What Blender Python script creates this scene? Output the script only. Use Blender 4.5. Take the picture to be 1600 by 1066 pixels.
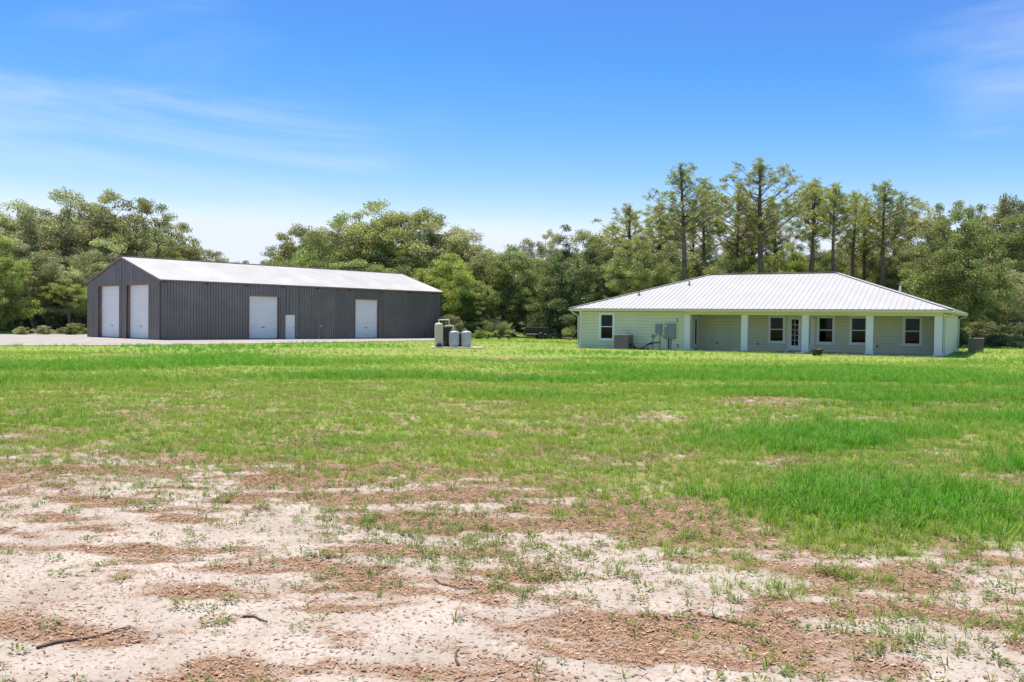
import bpy, math, random
import numpy as np
from mathutils import Matrix, Vector
for o in list(bpy.data.objects): bpy.data.objects.remove(o)
scn = bpy.context.scene
COL = scn.collection
R_ = math.radians

# ------------------------------------------------------------------ camera
EYE = 1.6; PIT = 0.0204; ROL = 0.0117; FPX = 1449.26
cd = bpy.data.cameras.new('camera'); cam = bpy.data.objects.new('camera', cd); COL.objects.link(cam)
cd.sensor_width = 36; cd.lens = FPX/1600*36; cd.clip_start = 0.05; cd.clip_end = 4000
fw = Vector((0, math.cos(PIT), -math.sin(PIT))); up = Vector((0, math.sin(PIT), math.cos(PIT))); rt = Vector((1, 0, 0))
r2 = rt*math.cos(ROL) + up*math.sin(ROL); u2 = up*math.cos(ROL) - rt*math.sin(ROL)
M = Matrix((r2, u2, -fw)).transposed().to_4x4(); M.translation = (0, 0, EYE)
cam.matrix_world = M; scn.camera = cam
# ------------------------------------------------------------------ world and sun
SUN_EL, SUN_AZ = 75, -40            # azimuth from +Y towards +X
w = bpy.data.worlds.new('World'); scn.world = w; w.use_nodes = True
nt = w.node_tree; nd = nt.nodes; nd.clear()
def N(tree, t, **k):
    n = tree.nodes.new(t)
    for a, v in k.items():
        if a.startswith('i_'): n.inputs[int(a[2:])].default_value = v
        else: setattr(n, a, v)
    return n
def L(tree, a, b): tree.links.new(a, b)
sky = N(nt, 'ShaderNodeTexSky', sky_type='NISHITA', sun_disc=False, sun_elevation=R_(SUN_EL), sun_rotation=R_(SUN_AZ), altitude=0, air_density=0.7, dust_density=0.0, ozone_density=4.0)
tc = N(nt, 'ShaderNodeTexCoord')
# deep, polarised-looking blue: each channel graded, the horizon glare capped
sc = N(nt, 'ShaderNodeSeparateColor'); L(nt, sky.outputs[0], sc.inputs[0]); cc = N(nt, 'ShaderNodeCombineColor')
for ch, (ref, out, ex, cap, flo) in enumerate(((1.27, .30, 2.85, 3.4, .42), (2.26, 1.46, 1.42, 4.0, 1.35), (4.47, 4.5, .7, 5.3, .1))):
    a1 = N(nt, 'ShaderNodeMath', operation='DIVIDE', i_1=ref); L(nt, sc.outputs[ch], a1.inputs[0])
    a2 = N(nt, 'ShaderNodeMath', operation='POWER', i_1=ex); L(nt, a1.outputs[0], a2.inputs[0])
    a3 = N(nt, 'ShaderNodeMath', operation='MULTIPLY', i_1=out); L(nt, a2.outputs[0], a3.inputs[0])
    a4 = N(nt, 'ShaderNodeMath', operation='MINIMUM', i_1=cap); L(nt, a3.outputs[0], a4.inputs[0]); a5 = N(nt, 'ShaderNodeMath', operation='MAXIMUM', i_1=flo); L(nt, a4.outputs[0], a5.inputs[0]); L(nt, a5.outputs[0], cc.inputs[ch])
# thin cirrus streaks and a veil
def cirrus(scale, detail, lo, hi, mx_, loc, rot, sc3, dist):
    mp = N(nt, 'ShaderNodeMapping'); mp.inputs['Rotation'].default_value = rot; mp.inputs['Scale'].default_value = sc3; mp.inputs['Location'].default_value = loc
    L(nt, tc.outputs['Generated'], mp.inputs[0]); n1 = N(nt, 'ShaderNodeTexNoise')
    for k_, v_ in (('Scale', scale), ('Detail', detail), ('Roughness', .58), ('Distortion', dist)): n1.inputs[k_].default_value = v_
    L(nt, mp.outputs[0], n1.inputs['Vector']); mr = N(nt, 'ShaderNodeMapRange', interpolation_type='SMOOTHSTEP')
    for k_, v_ in (('From Min', lo), ('From Max', hi), ('To Max', mx_)): mr.inputs[k_].default_value = v_
    L(nt, n1.outputs[0], mr.inputs[0]); return mr.outputs[0]
c1 = cirrus(1.0, 8, .40, .82, .62, (7.5, 7.4, 4.37), (0, R_(14), 0), (2.2, 2.2, 13), .6)
c2 = cirrus(1.0, 2, .50, .66, 1.0, (2.70, 0.0, 5.97), (0, 0, 0), (2.0, 2.0, 3.0), .2)
cm0 = N(nt, 'ShaderNodeMath', operation='MULTIPLY'); L(nt, c1, cm0.inputs[0]); L(nt, c2, cm0.inputs[1])
mx = N(nt, 'ShaderNodeMixRGB'); mx.inputs[2].default_value = (3.4, 4.0, 4.9, 1)
L(nt, cm0.outputs[0], mx.inputs[0]); L(nt, cc.outputs[0], mx.inputs[1])
bg = N(nt, 'ShaderNodeBackground'); bg.inputs[1].default_value = 0.13
L(nt, mx.outputs[0], bg.inputs[0])
wo = N(nt, 'ShaderNodeOutputWorld'); L(nt, bg.outputs[0], wo.inputs[0])
sd = bpy.data.lights.new('sun', 'SUN'); sd.energy = 3.9; sd.angle = R_(0.53); sd.color = (1.0, 0.94, 0.84)
sun = bpy.data.objects.new('sun', sd); COL.objects.link(sun)
sv = Vector((math.sin(R_(SUN_AZ))*math.cos(R_(SUN_EL)), math.cos(R_(SUN_AZ))*math.cos(R_(SUN_EL)), math.sin(R_(SUN_EL))))
sun.rotation_euler = sv.to_track_quat('Z', 'Y').to_euler(); sun.location = sv*200
scn.view_settings.view_transform = 'Standard'; scn.view_settings.look = 'None'; scn.view_settings.gamma = 1
scn.view_settings.exposure = 0.85
scn.view_settings.use_white_balance = True; scn.view_settings.white_balance_temperature = 7350; scn.view_settings.white_balance_tint = 10

# ------------------------------------------------------------------ materials
def newmat(name):
    m = bpy.data.materials.new(name); m.use_nodes = True; t = m.node_tree; t.nodes.clear()
    o = N(t, 'ShaderNodeOutputMaterial'); return m, t, o
def mix(t, f, a, b, mode='MIX'):
    n = N(t, 'ShaderNodeMixRGB', blend_type=mode)
    for i, v in ((0, f), (1, a), (2, b)):
        if hasattr(v, 'is_linked') or isinstance(v, bpy.types.NodeSocket): L(t, v, n.inputs[i])
        elif i == 0: n.inputs[0].default_value = v
        else: n.inputs[i].default_value = tuple(v)+((1,) if len(v) == 3 else ())
    return n.outputs[0]
def noise(t, scale, detail=4, rough=.5, vec=None, dist=0):
    n = N(t, 'ShaderNodeTexNoise'); n.inputs['Scale'].default_value = scale; n.inputs['Detail'].default_value = detail
    n.inputs['Roughness'].default_value = rough; n.inputs['Distortion'].default_value = dist
    if vec is not None: L(t, vec, n.inputs['Vector'])
    return n.outputs[0]
def ramp(t, f, a, b, lo=0., hi=1.):
    n = N(t, 'ShaderNodeMapRange'); n.interpolation_type = 'SMOOTHSTEP'
    n.inputs['From Min'].default_value = a; n.inputs['From Max'].default_value = b
    n.inputs['To Min'].default_value = lo; n.inputs['To Max'].default_value = hi
    L(t, f, n.inputs[0]); return n.outputs[0]
def attr(t, name, typ='GEOMETRY'):
    n = N(t, 'ShaderNodeAttribute', attribute_name=name, attribute_type=typ); return n
def mth(t, op, a, b):
    n = N(t, 'ShaderNodeMath', operation=op)
    for i, v in ((0, a), (1, b)):
        if isinstance(v, bpy.types.NodeSocket): L(t, v, n.inputs[i])
        else: n.inputs[i].default_value = v
    return n.outputs[0]
def simple(name, col, rough=.6, metal=0, var=.12, vs=3.0, bump=0, bs=40, spec=.5, dirt=0, dirtcol=(.25, .2, .15)):
    m, t, o = newmat(name); p = N(t, 'ShaderNodeBsdfPrincipled')
    p.inputs['Roughness'].default_value = rough; p.inputs['Metallic'].default_value = metal; p.inputs['Specular IOR Level'].default_value = spec
    co = N(t, 'ShaderNodeTexCoord').outputs['Object']
    f = noise(t, vs, 5, .6, co)
    c = mix(t, ramp(t, f, .3, .7), [x*(1-var) for x in col], [min(1, x*(1+var)) for x in col])
    if dirt:
        c = mix(t, ramp(t, noise(t, vs*2.3, 6, .7, co), .5, .8, 0, dirt), c, dirtcol)
    L(t, c, p.inputs['Base Color'])
    if bump:
        b = N(t, 'ShaderNodeBump'); b.inputs['Strength'].default_value = bump; b.inputs['Distance'].default_value = .02
        L(t, noise(t, bs, 4, .6, co), b.inputs['Height']); L(t, b.outputs[0], p.inputs['Normal'])
    L(t, p.outputs[0], o.inputs[0]); return m
MT = {}
MT['siding'] = simple('siding_paint', (.63, .635, .43), .55, var=.05, vs=1.2, bump=.08, bs=25)
MT['siding_side'] = MT['siding']
MT['white'] = simple('white_trim_paint', (.78, .78, .77), .45, var=.03, vs=2)
MT['column'] = simple('column_white_paint', (.70, .70, .70), .5, var=.03, vs=2)
MT['gutter'] = simple('gutter_cream_metal', (.62, .605, .53), .4, var=.04)
MT['soffit'] = simple('soffit_cream', (.6, .6, .5), .6, var=.03)
MT['sheath'] = simple('shade_black_board', (.05, .05, .047), .9)  # near-black stands in for unlit rooms and the shade between siding boards
MT['roof'] = simple('white_metal_roof', (.44, .438, .445), .42, 0, .04, .8, dirt=.10, dirtcol=(.6, .57, .53))
MT['concrete'] = simple('concrete', (.44, .41, .385), .9, var=.12, vs=1.5, bump=.3, bs=60)
MT['grey_metal'] = simple('grey_painted_metal', (.20, .215, .235), .45, .1, .06)
MT['dark_metal'] = simple('dark_metal', (.03, .03, .033), .5)
MT['black'] = simple('black_plastic', (.018, .018, .02), .5)
MT['ac'] = simple('ac_brown_metal', (.185, .15, .14), .5, .1, .08)
MT['ac_top'] = simple('ac_top_metal', (.40, .36, .33), .5, .1, .08)
MT['pot'] = simple('pot_maroon_glaze', (.045, .022, .026), .4)
MT['soil'] = simple('potting_soil', (.06, .04, .03), .95, bump=.5)
MT['tan_tank'] = simple('tan_tank_fibreglass', (.62, .53, .40), .55, var=.08, dirt=.25, dirtcol=(.33, .25, .17))
MT['grey_tank'] = simple('grey_tank_steel', (.43, .435, .46), .5, var=.06, dirt=.15, dirtcol=(.28, .26, .25))
MT['pvc'] = simple('pvc_white_pipe', (.74, .70, .62), .45, var=.05)
MT['door_white'] = simple('rollup_white_paint', (.78, .76, .73), .5, var=.03, vs=1.0, dirt=.12, dirtcol=(.5, .47, .45))
MT['trim_brown'] = simple('barn_trim_brown', (.25, .155, .125), .6, var=.15)
MT['barn_trim'] = simple('barn_trim_charcoal', (.07, .062, .066), .5, .1, .1)
MT['hinge'] = simple('brass', (.25, .2, .1), .4, .7)
MT['blind'] = simple('green_grey_blind', (.30, .37, .32), .7, var=.05)
MT['sand_lump'] = simple('sand', (.6, .5, .43), .95)
MT['bark_oak'] = simple('oak_bark', (.11, .095, .08), .95, var=.45, vs=2.5, bump=.8, bs=12)
MT['bark_pine'] = simple('pine_bark', (.155, .11, .09), .95, var=.4, vs=2.5, bump=.8, bs=9)
MT['twig'] = simple('twig_bark', (.13, .09, .07), .95, var=.35, vs=12, bump=.5, bs=60)
# barn wall: glossy charcoal sheet that waves a little between its fixings
def barn_sheet():
    m, t, o = newmat('charcoal_ribbed_sheet'); p = N(t, 'ShaderNodeBsdfPrincipled')
    co = N(t, 'ShaderNodeTexCoord').outputs['Object']
    gp = N(t, 'ShaderNodeNewGeometry').outputs['Position']
    c = mix(t, ramp(t, noise(t, .9, 5, .6, gp), .3, .7), (.17, .156, .158), (.21, .194, .196))
    c = mix(t, ramp(t, noise(t, 3.1, 5, .7, gp), .55, .8, 0, .25), c, (.16, .14, .14))
    c = mix(t, mth(t, 'MULTIPLY', N(t, 'ShaderNodeObjectInfo').outputs['Random'], .3), c, (.10, .088, .092))
    L(t, c, p.inputs['Base Color']); p.inputs['Roughness'].default_value = .24; p.inputs['Metallic'].default_value = .35
    b = N(t, 'ShaderNodeBump'); b.inputs['Strength'].default_value = .55; b.inputs['Distance'].default_value = .05
    L(t, noise(t, 1.7, 2, .5, gp), b.inputs['Height']); L(t, b.outputs[0], p.inputs['Normal'])
    L(t, p.outputs[0], o.inputs[0]); return m
MT['barn'] = barn_sheet()
def barn_roof():
    m, t, o = newmat('galvalume_sheet'); p = N(t, 'ShaderNodeBsdfPrincipled')
    gp = N(t, 'ShaderNodeNewGeometry').outputs['Position']
    rnd = N(t, 'ShaderNodeObjectInfo').outputs['Random']
    c = mix(t, ramp(t, noise(t, .5, 5, .6, gp), .3, .7), (.45, .447, .45), (.53, .527, .53))
    c = mix(t, mth(t, 'MULTIPLY', rnd, .35), c, (.40, .395, .397))
    L(t, c, p.inputs['Base Color']); p.inputs['Roughness'].default_value = .5; p.inputs['Metallic'].default_value = .15
    L(t, p.outputs[0], o.inputs[0]); return m
MT['barn_roof'] = barn_roof()
def glassmat():
    m, t, o = newmat('window_glass')
    tr = N(t, 'ShaderNodeBsdfTransparent'); tr.inputs[0].default_value = (.55, .6, .58, 1)
    gl = N(t, 'ShaderNodeBsdfGlossy'); gl.inputs['Roughness'].default_value = .02; gl.inputs[0].default_value = (.26, .28, .28, 1)
    fr = N(t, 'ShaderNodeFresnel'); fr.inputs[0].default_value = 1.5
    ms = N(t, 'ShaderNodeMixShader'); L(t, fr.outputs[0], ms.inputs[0]); L(t, tr.outputs[0], ms.inputs[1]); L(t, gl.outputs[0], ms.inputs[2])
    L(t, ms.outputs[0], o.inputs[0]); return m
MT['glass'] = glassmat()
def leafmat(name, trans=.42, inst=False):
    m, t, o = newmat(name)
    oi = N(t, 'ShaderNodeObjectInfo')
    a = attr(t, 'leafvar').outputs['Fac']
    c = mix(t, 1.0, oi.outputs['Color'], (1, 1, 1), 'MULTIPLY')
    hv = N(t, 'ShaderNodeHueSaturation'); L(t, c, hv.inputs['Color'])
    h = mth(t, 'ADD', mth(t, 'MULTIPLY', a, .035), .485); L(t, h, hv.inputs['Hue'])
    v = mth(t, 'ADD', mth(t, 'MULTIPLY', a, 1.5), .34); L(t, v, hv.inputs['Value'])
    p = N(t, 'ShaderNodeBsdfPrincipled'); p.inputs['Roughness'].default_value = .42; p.inputs['Specular IOR Level'].default_value = .5
    L(t, hv.outputs[0], p.inputs['Base Color'])
    tl = N(t, 'ShaderNodeBsdfTranslucent'); L(t, mix(t, 1.0, hv.outputs[0], (1.2, 1.25, .65), 'MULTIPLY'), tl.inputs[0])
    ms = N(t, 'ShaderNodeMixShader'); ms.inputs[0].default_value = trans
    L(t, p.outputs[0], ms.inputs[1]); L(t, tl.outputs[0], ms.inputs[2]); L(t, ms.outputs[0], o.inputs[0]); return m
MT['leaf'] = leafmat('foliage', .45)
MT['needle'] = leafmat('pine_needles', .38)
def grassmat(name, lo, hi, dry):
    m, t, o = newmat(name)
    tn = attr(t, 'tone', 'INSTANCER').outputs['Fac']; rn = N(t, 'ShaderNodeObjectInfo').outputs['Random']
    a = attr(t, 'leafvar').outputs['Fac']
    c = mix(t, tn, lo, hi)
    c = mix(t, mth(t, 'MULTIPLY', ramp(t, rn, .6, 1.0), .5), c, dry)
    hv = N(t, 'ShaderNodeHueSaturation'); L(t, c, hv.inputs['Color']); L(t, mth(t, 'ADD', mth(t, 'MULTIPLY', a, .7), .65), hv.inputs['Value'])
    p = N(t, 'ShaderNodeBsdfPrincipled'); p.inputs['Roughness'].default_value = .55; p.inputs['Specular IOR Level'].default_value = .3
    L(t, hv.outputs[0], p.inputs['Base Color'])
    tl = N(t, 'ShaderNodeBsdfTranslucent'); L(t, mix(t, 1.0, hv.outputs[0], (1.2, 1.25, .7), 'MULTIPLY'), tl.inputs[0])
    ms = N(t, 'ShaderNodeMixShader'); ms.inputs[0].default_value = .4
    L(t, p.outputs[0], ms.inputs[1]); L(t, tl.outputs[0], ms.inputs[2]); L(t, ms.outputs[0], o.inputs[0]); return m
MT['grass'] = grassmat('grass_blades', (.27, .37, .07), (.085, .30, .02), (.43, .40, .17))
MT['weed'] = grassmat('weed_leaves', (.22, .25, .09), (.15, .23, .06), (.33, .27, .13))
def chipmat():
    m, t, o = newmat('dead_leaves')
    rn = N(t, 'ShaderNodeObjectInfo').outputs['Random']
    cr = N(t, 'ShaderNodeValToRGB'); L(t, rn, cr.inputs[0])
    e = cr.color_ramp.elements; e[0].position = 0; e[0].color = (.14, .08, .055, 1); e[1].position = 1; e[1].color = (.58, .44, .34, 1)
    for ps, c in ((.25, (.28, .155, .10)), (.5, (.38, .225, .145)), (.75, (.46, .30, .20))):
        x = e.new(ps); x.color = c+(1,)
    p = N(t, 'ShaderNodeBsdfPrincipled'); p.inputs['Roughness'].default_value = .7; p.inputs['Specular IOR Level'].default_value = .3
    L(t, cr.outputs[0], p.inputs['Base Color']); L(t, p.outputs[0], o.inputs[0]); return m
MT['chip'] = chipmat()

# ------------------------------------------------------------------ mesh helpers
class MB:
    def __init__(s): s.v = []; s.f = []
    def box(s, x0, x1, y0, y1, z0, z1):
        b = len(s.v); s.v += [(x0, y0, z0), (x1, y0, z0), (x1, y1, z0), (x0, y1, z0), (x0, y0, z1), (x1, y0, z1), (x1, y1, z1), (x0, y1, z1)]
        s.f += [tuple(b+i for i in q) for q in ((3, 2, 1, 0), (4, 5, 6, 7), (0, 1, 5, 4), (1, 2, 6, 5), (2, 3, 7, 6), (3, 0, 4, 7))]; return s
    def hexa(s, p):     # 8 corners, bottom ring then top ring
        b = len(s.v); s.v += [tuple(q) for q in p]
        s.f += [tuple(b+i for i in q) for q in ((3, 2, 1, 0), (4, 5, 6, 7), (0, 1, 5, 4), (1, 2, 6, 5), (2, 3, 7, 6), (3, 0, 4, 7))]; return s
    def bar(s, p0, p1, w_, h):
        p0, p1 = Vector(p0), Vector(p1); d = (p1-p0).normalized(); sd_ = d.cross(Vector((0, 0, 1)))
        sd_ = sd_.normalized() if sd_.length > 1e-4 else Vector((1, 0, 0)); u_ = sd_.cross(d)
        a, c = sd_*w_/2, u_*h/2
        return s.hexa([p0-a-c, p1-a-c, p1+a-c, p0+a-c, p0-a+c, p1-a+c, p1+a+c, p0+a+c])
    def tube(s, pts, rad, n=8, cap=True):
        pts = [Vector(p) for p in pts]; rad = rad if hasattr(rad, '__len__') else [rad]*len(pts); b0 = len(s.v)
        for i, p in enumerate(pts):
            d = (pts[min(i+1, len(pts)-1)]-pts[max(i-1, 0)]).normalized()
            x = d.cross(Vector((.31, .93, .2))); x.normalize(); y = d.cross(x)
            for k in range(n):
                a = 2*math.pi*k/n; s.v.append(tuple(p+(x*math.cos(a)+y*math.sin(a))*rad[i]))
        for i in range(len(pts)-1):
            for k in range(n):
                a = b0+i*n+k; c = b0+i*n+(k+1) % n; s.f.append((a, c, c+n, a+n))
        if cap: s.f.append(tuple(b0+k for k in range(n))[::-1]); s.f.append(tuple(b0+(len(pts)-1)*n+k for k in range(n)))
        return s
    def lathe(s, prof, n=24, c=(0, 0)):
        b0 = len(s.v)
        for r, z in prof:
            for k in range(n):
                a = 2*math.pi*k/n; s.v.append((c[0]+r*math.cos(a), c[1]+r*math.sin(a), z))
        for i in range(len(prof)-1):
            for k in range(n):
                a = b0+i*n+k; q = b0+i*n+(k+1) % n; s.f.append((a, q, q+n, a+n))
        s.f.append(tuple(b0+k for k in range(n))[::-1]); s.f.append(tuple(b0+(len(prof)-1)*n+k for k in range(n)))
        return s
    def mesh(s, name): m = bpy.data.meshes.new(name); m.from_pydata(s.v, [], s.f); m.update(); return m
    def build(s, name, mat, parent=None, smooth=False, bevel=0):
        m = s.mesh(name)
        return link(name, m, mat, parent, smooth, bevel)
def link(name, m, mat, parent=None, smooth=False, bevel=0, loc=None, rz=0):
    if mat and not m.materials: m.materials.append(MT[mat])
    if smooth: m.polygons.foreach_set('use_smooth', [True]*len(m.polygons))
    o = bpy.data.objects.new(name, m); COL.objects.link(o); o.parent = parent
    if loc is not None: o.location = loc
    o.rotation_euler.z = rz
    if bevel:
        b = o.modifiers.new('bevel', 'BEVEL'); b.width = bevel; b.segments = 2; b.limit_method = 'ANGLE'
    return o
def tag(o, label=None, cat=None, group=None, kind=None):
    for k, v in (('label', label), ('category', cat), ('group', group), ('kind', kind)):
        if v: o[k] = v
    return o
def empty(name, loc=(0, 0, 0), rz=0, parent=None):
    o = bpy.data.objects.new(name, None); COL.objects.link(o); o.location = loc; o.rotation_euler.z = rz; o.parent = parent; o.empty_display_size = .3; return o
def fastmesh(name, V, F, attrs=None):       # V (n,3), F (m,4) numpy
    m = bpy.data.meshes.new(name); k = F.shape[1]
    m.vertices.add(len(V)); m.vertices.foreach_set('co', V.astype(np.float32).ravel())
    m.loops.add(F.size); m.loops.foreach_set('vertex_index', F.astype(np.int32).ravel())
    m.polygons.add(len(F)); m.polygons.foreach_set('loop_start', np.arange(0, F.size, k, dtype=np.int32))
    m.update(calc_edges=True)
    for n_, (dom, arr) in (attrs or {}).items():
        a = m.attributes.new(n_, 'FLOAT', dom); a.data.foreach_set('value', arr.astype(np.float32).ravel())
    return m

# ------------------------------------------------------------------ ground fields
def vnoise(x, y, seed):
    xi = np.floor(x).astype(np.int64); yi = np.floor(y).astype(np.int64); fx = x-xi; fy = y-yi
    fx = fx*fx*(3-2*fx); fy = fy*fy*(3-2*fy)
    def h(a, b):
        n = (a*374761393 + b*668265263 + seed*144665) & 0xffffffff
        n = ((n ^ (n >> 13))*1274126177) & 0xffffffff
        return ((n ^ (n >> 16)) & 0xffff)/65535.
    return (h(xi, yi)*(1-fx)+h(xi+1, yi)*fx)*(1-fy)+(h(xi, yi+1)*(1-fx)+h(xi+1, yi+1)*fx)*fy
def fbm(x, y, sc, oc=4, seed=0, g=.5):
    r = np.zeros_like(x, dtype=float); a = 1.; s_ = 0.
    for i in range(oc):
        ca, sa = math.cos(.6+i*1.1), math.sin(.6+i*1.1)
        r += a*vnoise((x*ca-y*sa)*sc+17.3*i, (x*sa+y*ca)*sc-9.1*i, seed+i); s_ += a; a *= g; sc *= 2.03
    return r/s_
def sst(a, b, x): t_ = np.clip((x-a)/(b-a), 0, 1); return t_*t_*(3-2*t_)
EDX = [-14, -8, -5.8, -2.6, 0, 1.3, 2.5, 6, 14]; EDY = [12.0, 10.9, 9.9, 8.7, 7.2, 5.8, 5.2, 5.0, 5.2]
def f_grass(x, y):
    d = y-np.interp(x, EDX, EDY)
    n_ = fbm(x, y, .55, 4, 3); n2 = fbm(x, y, 2.2, 3, 8)
    c = sst(-1.8, 3.0, d+4.2*(n_-.5)+3.0*(n2-.5))
    c = c*(1-.42*sst(.42, .60, fbm(x, y*1.3, 1.9, 4, 151))*sst(32, 5, d)*(1-f_lush(x, y)))
    bare = sst(.70, .79, fbm(x*.7, y*1.2, .22, 4, 21))*.85*sst(60, 30, y)
    c = c*(1-bare)
    for bx, by, rx, ry in ((-3.35, 15.2, .55, .16), (0.1, 18.2, .5, .3), (14.2, 24.5, .9, .8), (5.9, 9.6, .6, .5), (10.5, 26, .6, .5), (-6.9, 12.2, .7, .35)):
        c = c*(1-.95*np.exp(-(((x-bx)/rx)**2+((y-by)/ry)**2)**2))
    return c
def f_lush(x, y):
    a = np.maximum(np.exp(-(((x-3.3)/1.7)**2+((y-8.7)/1.7)**2)**1.5), np.exp(-(((x-5.8)/3.2)**2+((y-12.3)/2.6)**2)**1.5))
    b = sst(.46, .66, fbm(x*.6, y, .16, 3, 31))*sst(12, 17, y)*.8
    return np.clip(np.maximum(a*1.15*sst(.25, .5, fbm(x, y, .5, 3, 35)), b), 0, 1)
def f_litter(x, y):
    wx = fbm(x, y, .5, 3, 41)-.5; wy = fbm(x, y, .5, 3, 47)-.5
    X = (x+1.0*wx)*1.5+.35*y; Y = (y+.8*wy)*3.6
    n_ = fbm(X, Y, 1.0, 5, 51, .55)
    d = y-np.interp(x, EDX, EDY)
    b = .025*sst(-.6, 1.5, x)*sst(6.2, 4.6, y)+.09*sst(-2.6, -.2, d)-.012*sst(6.5, 4.5, y)+.012+.16*sst(.2, 2.2, d)
    n_ = n_+.34*(fbm(x+.2*y, y*1.7, 3.3, 4, 57)-.5)
    e = sst(.41, .76, n_+b)
    fine = fbm(x, y, 7., 3, 61)
    return np.clip(e*(.55+.9*fine), 0, 1)
def f_height(x, y):
    m_ = sst(30, 16, y)*sst(40, 20, np.abs(x))
    return m_*(.10*(fbm(x, y, .28, 3, 71)-.5)+.055*(fbm(x, y*1.5, 1.1, 3, 77)-.5)+.030*(fbm(x, y, 5., 3, 83)-.5))
# ------------------------------------------------------------------ ground sheet
xs = np.concatenate([-np.geomspace(1500, 8.2, 70), np.arange(-8, 8.001, .065), np.geomspace(8.2, 1500, 70)])
ys = np.concatenate([[-900, -300, -100, -40, -15, -5, 0], np.arange(2.2, 10.5, .045), np.geomspace(10.56, 110, 130), np.geomspace(125, 2500, 16)])
GX, GY = np.meshgrid(xs, ys); gz = f_height(GX, GY)
nx, ny = len(xs), len(ys); idx = np.arange(nx*ny).reshape(ny, nx)
GF = np.stack([idx[:-1, :-1].ravel(), idx[:-1, 1:].ravel(), idx[1:, 1:].ravel(), idx[1:, :-1].ravel()], 1)
gm = fastmesh('ground', np.stack([GX.ravel(), GY.ravel(), gz.ravel()], 1), GF,
              dict(grass=('POINT', f_grass(GX, GY)*(.74+.26*sst(9, 30, GY))), litter=('POINT', f_litter(GX, GY)), lush=('POINT', f_lush(GX, GY))))
gm.polygons.foreach_set('use_smooth', [True]*len(gm.polygons))
def groundmat():
    m, t, o = newmat('sandy_lawn'); p = N(t, 'ShaderNodeBsdfPrincipled'); p.inputs['Roughness'].default_value = .95; p.inputs['Specular IOR Level'].default_value = .15
    gp = N(t, 'ShaderNodeNewGeometry').outputs['Position']
    g, li, lu = attr(t, 'grass').outputs['Fac'], attr(t, 'litter').outputs['Fac'], attr(t, 'lush').outputs['Fac']
    s1 = noise(t, 1.6, 5, .6, gp); s2 = noise(t, 45, 4, .7, gp); s3 = noise(t, 260, 3, .6, gp)
    sand = mix(t, ramp(t, s1, .35, .7), (.47, .43, .40), (.36, .32, .29))
    sand = mix(t, ramp(t, s2, .45, .66, 0, .75), sand, (.33, .235, .18))
    sand = mix(t, ramp(t, noise(t, 6, 5, .7, gp), .52, .75, 0, .5), sand, (.34, .245, .185))
    sand = mix(t, ramp(t, s3, .60, .75, 0, .45), sand, (.22, .16, .13))
    lit = mix(t, ramp(t, s2, .35, .65), (.17, .105, .073), (.32, .205, .14))
    lit = mix(t, ramp(t, s3, .45, .7, 0, .6), lit, (.40, .27, .19))
    lf = mth(t, 'ADD', li, mth(t, 'MULTIPLY', mth(t, 'SUBTRACT', noise(t, 28, 4, .6, gp), .5), 1.1))
    c = mix(t, ramp(t, lf, .12, .95), sand, lit)
    gn = noise(t, 9, 5, .65, gp); gl = noise(t, .33, 4, .6, gp); gs = noise(t, 55, 3, .6, gp)
    turf = mix(t, lu, (.23, .28, .07), (.11, .26, .028))
    turf = mix(t, ramp(t, gl, .35, .68), turf, (.18, .31, .045))
    turf = mix(t, ramp(t, gn, .45, .70, 0, .6), turf, (.33, .265, .15))
    turf = mix(t, ramp(t, gs, .5, .75, 0, .5), turf, (.10, .14, .03))
    gf = mth(t, 'ADD', g, mth(t, 'MULTIPLY', mth(t, 'SUBTRACT', gn, .5), .9))
    c = mix(t, ramp(t, gf, .35, .95), c, turf)
    L(t, c, p.inputs['Base Color'])
    b = N(t, 'ShaderNodeBump'); b.inputs['Strength'].default_value = .6; b.inputs['Distance'].default_value = .012
    h = mth(t, 'ADD', mth(t, 'MULTIPLY', s2, 1.0), mth(t, 'MULTIPLY', s3, .35)); L(t, h, b.inputs['Height']); L(t, b.outputs[0], p.inputs['Normal'])
    L(t, p.outputs[0], o.inputs[0]); return m
gm.materials.append(groundmat())
ground = bpy.data.objects.new('ground', gm); COL.objects.link(ground); tag(ground, 'sandy lawn with leaf litter running back to the woods', 'ground', kind='structure')
# driveway apron round the barn
dm, t, o_ = newmat('gravel_concrete'); p = N(t, 'ShaderNodeBsdfPrincipled'); p.inputs['Roughness'].default_value = .95
gp = N(t, 'ShaderNodeNewGeometry').outputs['Position']
c = mix(t, ramp(t, noise(t, .5, 5, .6, gp), .35, .7), (.36, .335, .32), (.28, .255, .245))
c = mix(t, ramp(t, noise(t, 6, 5, .7, gp), .55, .8, 0, .5), c, (.19, .16, .15))
L(t, c, p.inputs['Base Color']); L(t, p.outputs[0], o_.inputs[0]); MT['drive'] = dm
DP = [(-70, 34), (-45, 43), (-27.3, 49.6), (-23, 52.2), (-19.8, 55.8), (-16.5, 60.2), (-12, 66.8), (-8.2, 72.8), (-5.2, 78.5), (-4.6, 84), (-12, 96), (-32, 93), (-40.6, 88.5), (-50, 86), (-85, 80)]
mb = MB(); n = len(DP); mb.v = [(x, y, .03) for x, y in DP]+[(x, y, -.1) for x, y in DP]; mb.f = [tuple(range(n))]+[(i, i+n, (i+1) % n+n, (i+1) % n) for i in range(n)]
tag(mb.build('driveway', 'drive'), 'pale gravel apron round the grey barn', 'driveway', kind='structure')
DPn = np.array(DP)
def in_poly(x, y, P):
    r = np.zeros(len(x), bool); j = len(P)-1
    for i in range(len(P)):
        c = ((P[i, 1] > y) != (P[j, 1] > y)) & (x < (P[j, 0]-P[i, 0])*(y-P[i, 1])/(P[j, 1]-P[i, 1]+1e-12)+P[i, 0]); r ^= c; j = i
    return r

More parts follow.
